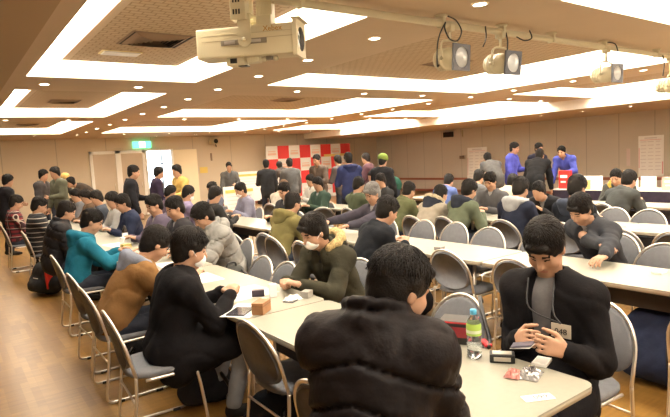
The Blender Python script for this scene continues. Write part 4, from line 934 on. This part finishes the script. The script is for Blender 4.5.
EC = [
 (2.42, 1.44, 176, 'grey folding chair the badge wearer sits on'),  # unoccupied chairs: seat centre x, y, heading, label
 (1.02, 4.75, 2, 'empty grey folding chair between the teal hoodie and the brown jacket'),
 (1.47, 2.49, 0, 'empty grey folding chair pushed in next to the black coat, brown box in front'),
 (1.30, 1.62, 4, 'grey folding chair at bottom centre left of the quilted down jacket'),
 (1.90, 4.08, 180, 'grey folding chair pushed in on far side of the left row, left of a pair'),
 (1.90, 3.68, 180, 'grey folding chair pushed in beside the olive parka, right of a pair'),
 (2.05, 2.03, 176, 'grey folding chair with black bag strap behind the water bottle'),
 (3.08, 5.1, 0, 'grey folding chair beyond the left row, below the khaki jacket'),
 (3.10, 4.55, 0, 'grey folding chair behind the olive parka in the second row'),
 (3.58, 3.06, 0, 'grey folding chair with whole backrest showing at the middle of the second row'),
 (3.60, 2.42, 0, 'grey folding chair pushed in at second row left of the badge wearer'),
 (4.40, 4.62, 180, 'grey folding chair behind second row, below the fur hood'),
 (4.42, 4.14, 178, 'grey folding chair behind second row, below the sage green parka'),
 (4.28, 3.55, 182, 'grey folding chair behind second row, left of the navy bomber'),
 (4.30, 2.98, 180, 'grey folding chair behind second row hidden by black hair'),
 (4.25, 1.86, 180, 'grey folding chair behind the second row at the right edge'),
 (4.25, 1.35, 180, 'grey folding chair at second row cut by right edge'),
 (5.42, 2.55, 0, 'grey folding chair on near side of the third row, right of the slate scarf'),
 (5.42, 2.05, 0, 'grey folding chair on near side of the third row at the right edge'),
 (6.45, 3.35, 180, 'grey folding chair behind the third row, right of the slate scarf'),
 (6.40, 2.92, 180, 'grey folding chair behind the third row, below the charcoal coat'),
 (6.40, 2.40, 180, 'grey folding chair behind the third row cut by the right edge'),
 (2.95, 5.75, 0, 'grey folding chair in the aisle behind the pale padded jacket'),
 (5.2, 7.6, 60, 'grey folding chair turned edge-on below the navy hooded jacket'),
 (6.5, 3.75, 180, 'grey folding chair behind the third row by the navy bomber'),
]
for x, y, r_, l_ in EC: chair(x, y, R(r_), l_)

# ------------------------------------------------------------------ things on the tables
TZ = .70
# name badge and lanyard of the card player
def on_chest(info, fwd, up, latd): return wpos(info, info['nb'] + info['fw'] * fwd + info['up'] * up + info['lat'] * latd)
bo = on_chest(iR, .225, -.15, .145); fwv = Vector(wpos(iR, info_p := iR['nb'] + iR['fw'])) - Vector(wpos(iR, iR['nb'])); upv = Vector(wpos(iR, iR['nb'] + iR['up'])) - Vector(wpos(iR, iR['nb']))
rt = upv.cross(fwv).normalized()     # text runs to the viewer's right
FB = frame(tuple(bo), tuple(rt), tuple(upv))
t = thing('name_badge', 'white number badge reading 048 hanging on the chest of the card player', 'badge', tuple(bo))
def loc4(M, o): return Matrix.Translation(-Vector(o)) @ M
b = MB(); b.box(loc4(FB, bo) @ Vector((0, 0, .004)), (.085, .060, .003), .001, rot=FB.to_3x3()); b.build('card', mat('badge_card', (0.55, 0.50, 0.40), .5), t)
text('lettering', '048', .036, loc4(FB, bo) @ Matrix.Translation((0, -.004, .0065)), M_black, t)
b = MB(); p1 = on_chest(iR, .10, .03, .06) - bo; p2 = on_chest(iR, .10, .03, -.06) - bo; top = loc4(FB, bo) @ Vector((0, .03, .004))
b.tube(bez([p1, on_chest(iR, .20, -.08, .10) - bo, top], 6), .0035, 5); b.tube(bez([p2, on_chest(iR, .20, -.08, -.01) - bo, top], 6), .0035, 5); b.build('lanyard', M_black, t)
# cards held in the hands
M_card = mat('card_back', (0.10, 0.09, 0.12), .35); M_cardw = mat('card_face', (0.70, 0.66, 0.60), .4)
hc = Vector((1.89, 1.33, .79)); Rc = Matrix.Rotation(R(-72), 3, 'Z') @ Matrix.Rotation(R(-12), 3, 'Y')
for k in range(3):
    b = MB(); b.box((0, 0, 0), (.088, .063, .0012), .0004, rot=Rc @ Matrix.Rotation(R(6 * (k - 1)), 3, 'Z')); o = b.build('playing_card', [M_cardw, M_card, M_card][k], None, hc + Vector((.004 * k, .003 * k, .003 * k)))
    tag(o, ['pale playing card at bottom of the fan held in hands', 'dark playing card in the middle of the held fan', 'dark playing card on top of the held fan'][k], 'card', 'playing cards held by the badge wearer')
# water bottle
t = thing('water_bottle', 'clear plastic water bottle with blue cap and green label on the nearest table', 'bottle', (1.83, 1.535, TZ))
M_pet = mat('clear_plastic', (0.92, 0.95, 0.96), .06, 0, trans=.92, spec=.6); M_pet.node_tree.nodes['Principled BSDF'].inputs['IOR'].default_value = 1.25
b = MB(); pr = [(0, .004), (.022, .0), (.031, .008)]
for k in range(7): pr += [(.0325, .016 + .013 * k), (.0300, .0225 + .013 * k)]
pr += [(.0325, .108), (.0325, .150), (.030, .165), (.018, .188), (.0125, .196), (.0125, .203)]
b.lathe(pr, n=24); b.build('bottle_body', M_pet, t)
b = MB(); b.lathe([(.0331, .108), (.0331, .148), (.031, .160)], n=24); b.build('label_band', mat('lime_label', (0.42, 0.62, 0.10), .4), t)
b = MB(); b.lathe([(.0334, .118), (.0334, .132)], n=24); b.build('label_stripe', mat('pale_label', (0.75, 0.82, 0.62), .4), t)
b = MB(); b.lathe([(0, .222), (.013, .221), (.0145, .217), (.0145, .200), (.0128, .198)], n=20); b.build('cap', mat('cap_blue', (0.10, 0.45, 0.72), .35), t)
b = MB(); b.lathe([(0, .006), (.028, .008), (.029, .07), (0, .07)], n=20); b.build('water', mat('water', (0.90, 0.95, 0.96), .02, trans=.95), t)
# black deck box with red lid lining
t = thing('deck_box', 'black card box with red lid standing behind the water bottle', 'box', (1.955, 1.73, TZ), R(28))
b = MB(); b.box((0, 0, .055), (.12, .17, .11), .004); b.build('box_body', M_black, t)
b = MB(); b.box((0, 0, .104), (.1215, .1715, .008), .002); b.build('lid', mat('lid_red', (0.55, 0.02, 0.03), .4), t)
b = MB(); b.box((-.062, 0, .06), (.002, .10, .05)); b.build('print', mat('dark_red_print', (0.28, 0.02, 0.03), .4), t)
b = MB(); b.tube(bez([(2.29, 1.86, .80), (2.20, 1.80, .85), (2.10, 1.70, .80), (2.04, 1.62, .72), (1.96, 1.56, .708)], 6), .011, 6); tag(b.build('bag_strap', M_black), 'black strap hanging over the backrest of the chair behind the bottle', 'strap')
b = MB(); b.box((1.985, 1.60, .712), (.09, .035, .012), .004, rz=R(60)); tag(b.build('red_pouch', mat('lid_red', (0.55, 0.02, 0.03), .4)), 'small dark red strap end lying between the deck box and the hands', 'pouch')
t = thing('deck_case', 'small black plastic case with silver front lying on the table in front of the hands', 'case', (1.885, 1.43, TZ), R(-52))
b = MB(); b.box((0, 0, .018), (.105, .062, .036), .005); b.build('shell', M_black, t); b = MB(); b.box((0, -.032, .018), (.07, .003, .018), .001); b.box((0, 0, .0375), (.08, .04, .002), .0005); b.build('silver_plate', mat('silver_label', (0.55, 0.52, 0.47), .3, .5), t)
b = MB(); b.box((0, 0, .007), (.09, .06, .014), .002, rz=.3); o = b.build('card_pack', M_paper, None, (1.98, 1.30, TZ)); tag(o, 'small white pack of cards under the held cards', 'card pack')
# crumpled plastic wrapped package
t = thing('wrapped_package', 'crumpled clear plastic packet with red and grey contents near the table corner', 'packet', (1.835, 1.26, TZ), R(20))
random.seed(5)
def crumple(w_, d_, h_, n, seed):
    random.seed(seed); b = MB(); vs = []; fs = []
    for i in range(n + 1):
        for j in range(n + 1):
            u, v = i / n * 2 - 1, j / n * 2 - 1; e = (1 - u ** 4) * (1 - v ** 4)
            vs.append((u * w_ / 2 + random.uniform(-1, 1) * w_ * .03, v * d_ / 2 + random.uniform(-1, 1) * d_ * .04, .003 + e * h_ * random.uniform(.45, 1.0)))
    for i in range(n):
        for j in range(n): a = i * (n + 1) + j; fs.append([a, a + n + 1, a + n + 2, a + 1])
    b.add(vs, fs); return b
M_wrap = mat('shiny_wrap', (0.33, 0.32, 0.31), .12, .35)
crumple(.11, .085, .03, 11, 3).build('foil_wrap', M_wrap, t); o = crumple(.075, .06, .026, 8, 8).build('pink_wrap', mat('pink_wrap', (0.48, 0.19, 0.16), .2, .1), t, (-.035, .055, .002))
o = crumple(.07, .03, .03, 6, 4).build('dark_wrap', mat('dark_wrap', (0.08, 0.07, 0.07), .15), t, (.01, -.005, .006)); b = MB(); b.box((.055, .01, .012), (.022, .02, .012), .003); b.build('yellow_tab', mat('pale_yellow', (0.75, 0.68, 0.42), .4), t)
t = thing('number_label', 'white paper table number card taped at the nearest table end', 'label', (1.685, 1.125, TZ + .001))
xd = Vector((.80, -.42, 0)).normalized(); yd = Vector((.42, .80, 0)); ML = frame((0, 0, 0.0020), tuple(xd), tuple(yd))
b = MB(); b.box((0, 0, .0006), (.115, .048, .0012), rot=ML.to_3x3()); b.build('card', M_paper, t); text('lettering', '- 099', .038, ML, mat('grey_print', (0.10, 0.09, 0.09), .6), t, .0003)
# middle of the left row
t = thing('card_box', 'brown wooden card box standing on the table beside clasped hands', 'box', (1.50, 2.90, TZ), R(38))
b = MB(); b.box((0, 0, .036), (.125, .075, .072), .003); b.build('box_body', mat('box_wood', (0.36, 0.17, 0.07), .5, var=.15, vscale=20), t); b = MB(); b.box((0, 0, .052), (.1265, .0765, .0015)); b.build('lid_seam', M_dark, t)
def item(name, lab, cat, loc, d, m, rz=0, bev=.003, group=None):
    b = MB(); b.box((0, 0, d[2] / 2), d, bev); o = b.build(name, m, None, loc); o.rotation_euler = (0, 0, R(rz)); return tag(o, lab, cat, group)
item('tablet', 'dark tablet on a white sheet between the brown box and the black coat', 'tablet', (1.405, 3.00, TZ + .0018), (.17, .12, .009), mat('tablet_black', (0.04, 0.04, 0.05), .15), 40)
item('paper_sheet', 'white paper sheet under the dark tablet', 'paper', (1.44, 3.03, TZ + .0004), (.30, .21, .0012), M_paper, 40, 0)
item('playmat', 'pale folded play sheet on the table near the clasped hands', 'paper', (1.62, 3.42, TZ + .0004), (.42, .34, .0014), mat('pale_cloth', (0.72, 0.70, 0.62), .8), 3, 0)
item('phone', 'dark phone standing near the centre of the left table beyond the brown box', 'phone', (1.675, 3.27, TZ + .002), (.085, .05, .045), mat('dark_purple', (0.05, 0.035, 0.055), .3), -30)
item('white_pack', 'upright white card pack beside the dark phone', 'card pack', (1.735, 3.17, TZ + .002), (.05, .035, .09), M_paper, -20)
item('card_pack', 'small white pack behind the brown box', 'card pack', (1.60, 3.08, TZ + .001), (.06, .04, .03), M_paper, 20)
item('rubber_stack', 'small grey box near the far edge below the olive parka sleeve', 'box', (1.89, 2.99, TZ), (.075, .06, .045), mat('grey_box', (0.30, 0.28, 0.25), .5), 30)
t = thing('paper_tissue', 'crumpled white tissue on a dark phone in front of the olive parka', 'tissue', (1.79, 3.0, TZ)); crumple(.12, .07, .035, 8, 12).build('tissue', M_paper, t); b = MB(); b.box((0, 0, .004), (.15, .075, .008), .003, rz=.5); b.build('phone', mat('tablet_black', (0.04, 0.04, 0.05), .15), t)
# cards scattered along the far tables
random.seed(9); cc = 0
spots = [('left row near the brown jacket', 1.62, 4.15), ('left row near the grey padded jacket', 1.68, 4.95), ('left row before the teal hoodie', 1.58, 5.8), ('left row farther than the teal hoodie', 1.66, 6.9)]
for s_, x, y in spots:
    item('paper_sheet', 'white playing sheet on the ' + s_, 'paper', (x, y, TZ + .0004), (.26, .36, .0015), M_paper, random.uniform(-12, 12), 0, 'sheets on the tables')
for i, (x, y, z_, c_, l_) in enumerate([(3.93, 1.66, .02, M_paper, 'white and pink card pile on the second row at the right edge'), (3.72, 3.50, .03, mat('grey_box', (0.30, 0.28, 0.25), .5), 'small grey eraser-like box alone on the second row table'), (5.95, 2.75, .006, M_paper, 'white sheet lying on the third row table'), (3.75, 5.3, .03, M_paper, 'white pack on second row table before the leather jacket'), (5.9, 4.75, .03, M_paper, 'white pack on the third row table before the sage parka'), (5.85, 4.2, .03, mat('signal_red', (0, 0, 0)), 'bright red packet on the third row table between green and navy jackets')]):
    item('table_item', l_, 'packet', (x, y, TZ), (.22 if 'sheet' in l_ else .09, .16 if 'sheet' in l_ else .07, z_), c_, 15 * i)
t = thing('drink_bottle', 'tall dark bottle with pale label standing on the left row far end', 'bottle', (1.80, 7.05, TZ)); b = MB(); b.lathe([(0, 0), (.034, 0), (.036, .02), (.036, .14), (.018, .185), (.014, .21), (0, .212)], n=16); b.build('bottle_body', mat('dark_tea', (0.03, 0.018, 0.012), .2), t); b = MB(); b.lathe([(.0366, .05), (.0366, .12)], n=16); b.build('label_band', M_paper, t)
item('white_box', 'white box beside the tall dark bottle on the left row', 'box', (1.72, 6.75, TZ), (.10, .08, .10), M_paper, 20)
item('yellow_box', 'small yellowish box on the left row in front of the navy jacket', 'box', (1.62, 6.35, TZ), (.10, .08, .07), mat('dull_yellow', (0.50, 0.40, 0.12), .6), 10)

# ------------------------------------------------------------------ bags on the floor
def bag(lab, loc, r, rz, colr, name='backpack', acc=None, sc_=(1, 1, 1)):
    t = thing(name, lab, 'bag', loc, R(rz)); S_ = Shape()
    S_.cap((-.0, -r[1] * .55, r[2] * .45), (0, r[1] * .55, r[2] * .45), r[2] * .42, r[2] * .42, .05); S_.cap((0, -r[1] * .4, r[2] * .9), (0, r[1] * .4, r[2] * .9), r[2] * .30, r[2] * .30, .08); S_.cap((r[0] * .8, -r[1] * .35, r[2] * .4), (r[0] * .8, r[1] * .35, r[2] * .4), r[2] * .26, r[2] * .26, .03)
    S_.noise = .006; S_.nf = 18; vt, F = surface(S_, .014); vt[:, 2] = np.maximum(vt[:, 2], .002); mesh_obj('bag_body', vt, F, cloth(colr), t)
    b = MB(); b.tube(bez([(-.02, -.05, r[2] * 1.15), (-.03, -.03, r[2] * 1.35), (-.03, .03, r[2] * 1.35), (-.02, .05, r[2] * 1.15)], 5), .009, 6); b.tube(bez([(-r[0] * .6, -.08, r[2] * 1.0), (-r[0] * 1.3, -.12, r[2] * .6), (-r[0] * .7, -.11, .04)], 6), .014, 6); b.build('strap', M_black, t)
    b = MB(); b.tube(bez([(r[0] * .9, -r[1] * .35, r[2] * .66), (r[0] * 1.12, 0, r[2] * .7), (r[0] * .9, r[1] * .35, r[2] * .66)], 6), .004, 5); b.build('zip', mat('silver_label', (0.55, 0.52, 0.47), .3, .5), t)
    if acc: b = MB(); b.box((r[0] * .5, r[1] * .9, r[2] * .7), (.10, .05, r[2] * .8), .02); b.build('side_pocket', acc, t)
    return t
bag('dark backpack with red side standing on the floor beside the striped sweater', (1.0, 8.1, 0), (.14, .24, .36), 200, (.03, .028, .03), acc=M_red)
bag('black backpack lying under the table by the bent black coat', (1.42, 2.62, 0), (.14, .22, .26), 30, (.012, .014, .02))
bag('black holdall on the floor below the pushed-in chair with white cloth edge', (1.32, 3.42, 0), (.12, .2, .22), 80, (.018, .018, .022))
bag('black bag on the floor beneath the brown jacket', (1.15, 4.45, 0), (.12, .2, .2), 10, (.014, .014, .016))
bag('navy bag piled under the second row table at right edge', (3.72, 1.55, .0), (.16, .25, .42), 0, (.025, .035, .075))
bag('black rucksack with white trim leaning at the second row right edge', (3.72, 2.2, 0), (.14, .22, .34), 40, (.014, .014, .016))
bag('grey and black sling bag on the pushed-in chair in the left row', (2.02, 4.45, .46), (.10, .14, .20), 90, (.06, .06, .055))
bag('black tote on the floor beneath the second row table middle', (3.7, 3.9, 0), (.12, .22, .34), 0, (.018, .018, .02))
item('wooden_box', 'yellow box on the shelf under the second row table at the right', 'box', (3.70, 1.95, .25), (.12, .10, .10), mat('box_yellow', (0.62, 0.40, 0.05), .6), 20)

# ------------------------------------------------------------------ sales booth along the right wall
t = thing('booth_table', 'long booth table covered with a dark cloth before the right wall', 'table', (10.25, 4.55, 0))
b = MB(); b.box((0, 0, .725), (.62, 3.3, .03), .004); b.build('tabletop', mat('booth_top', (0.75, 0.72, 0.66), .6), t)
b = MB(); b.box((-.31, 0, .37), (.02, 3.3, .70)); b.box((0, 1.65, .37), (.62, .02, .70)); b.box((0, -1.65, .37), (.62, .02, .70)); b.build('cloth_skirt', cloth((.035, .028, .045)), t)
t = thing('red_sign', 'small red sign with white mark pinned to the dark booth cloth', 'sign', (9.91, 4.98, .57)); b = MB(); b.box((0, 0, 0), (.012, .26, .18)); b.build('board', M_red, t)
b = MB(); b.tube([(-.009, .09, .04), (-.009, -.07, .04), (-.009, -.02, -.05)], .010, 4); b.tube([(-.009, .02, -.01), (-.009, .05, -.06)], .010, 4); b.build('white_mark', M_paper, t)
def bitem(lab, y, dx, d, m, z=.74, name='display_box', bits=None):
    tt = thing(name, lab, 'box', (10.10 + dx, y, z)); b = MB(); b.box((0, 0, d[2] / 2), d, .004); b.build('box_body', m, tt)
    b = MB(); b.box((-d[0] / 2 - .002, 0, d[2] * .68), (.003, d[1] * .7, d[2] * .16)); b.box((-d[0] / 2 - .002, d[1] * .05, d[2] * .38), (.003, d[1] * .5, d[2] * .10)); b.build('lettering', bits or M_ink, tt); return tt
bitem('tall red display box with white print on the booth', 6.02, .0, (.12, .22, .36), M_red, bits=M_paper)
bitem('yellow sign card with dark letters on the booth', 5.65, -.14, (.03, .44, .18), mat('dull_gold', (0.62, 0.52, 0.20), .6), name='sign_card', bits=M_black)
bitem('white box behind the yellow sign card', 5.55, .10, (.14, .4, .24), M_paper)
bitem('white open catalogue standing at the centre of the booth', 4.72, -.05, (.08, .22, .22), M_paper, name='catalogue', bits=M_pink)
bitem('white price card right of the centre catalogue', 4.42, -.05, (.06, .24, .24), M_paper, name='price_card')
bitem('pinkish boxed goods at the right of the booth', 4.05, .02, (.16, .30, .22), mat('pinkish_box', (0.66, 0.42, 0.36), .6), bits=M_paper)
bitem('cream carton at the right end of the booth', 3.62, .05, (.2, .26, .26), mat('cream_carton', (0.66, 0.56, 0.38), .7))
for y, lab, h_ in ((5.15, 'brown wooden display ornament left of the catalogue', .27), (4.92, 'taller brown wooden display ornament at centre of the booth', .33)):
    tt = thing('wooden_ornament', lab, 'ornament', (10.35, y, .74)); S_ = Shape(); S_.cap((0, 0, .04), (0, .02, h_ * .5), .08, .05, .04); S_.ell((0, -.03, h_ * .72), (.05, .09, .07), None, .05); S_.cap((0, .05, h_ * .6), (0, .10, h_), .03, .018, .03); vt, F = surface(S_, .012); vt[:, 2] = np.maximum(vt[:, 2], 0); mesh_obj('figure', vt, F, mat('ornament_wood', (0.26, 0.16, 0.06), .6, var=.3, vscale=20), tt)
    b = MB(); b.box((0, 0, .012), (.16, .2, .024), .004); b.build('base', M_rail, tt)
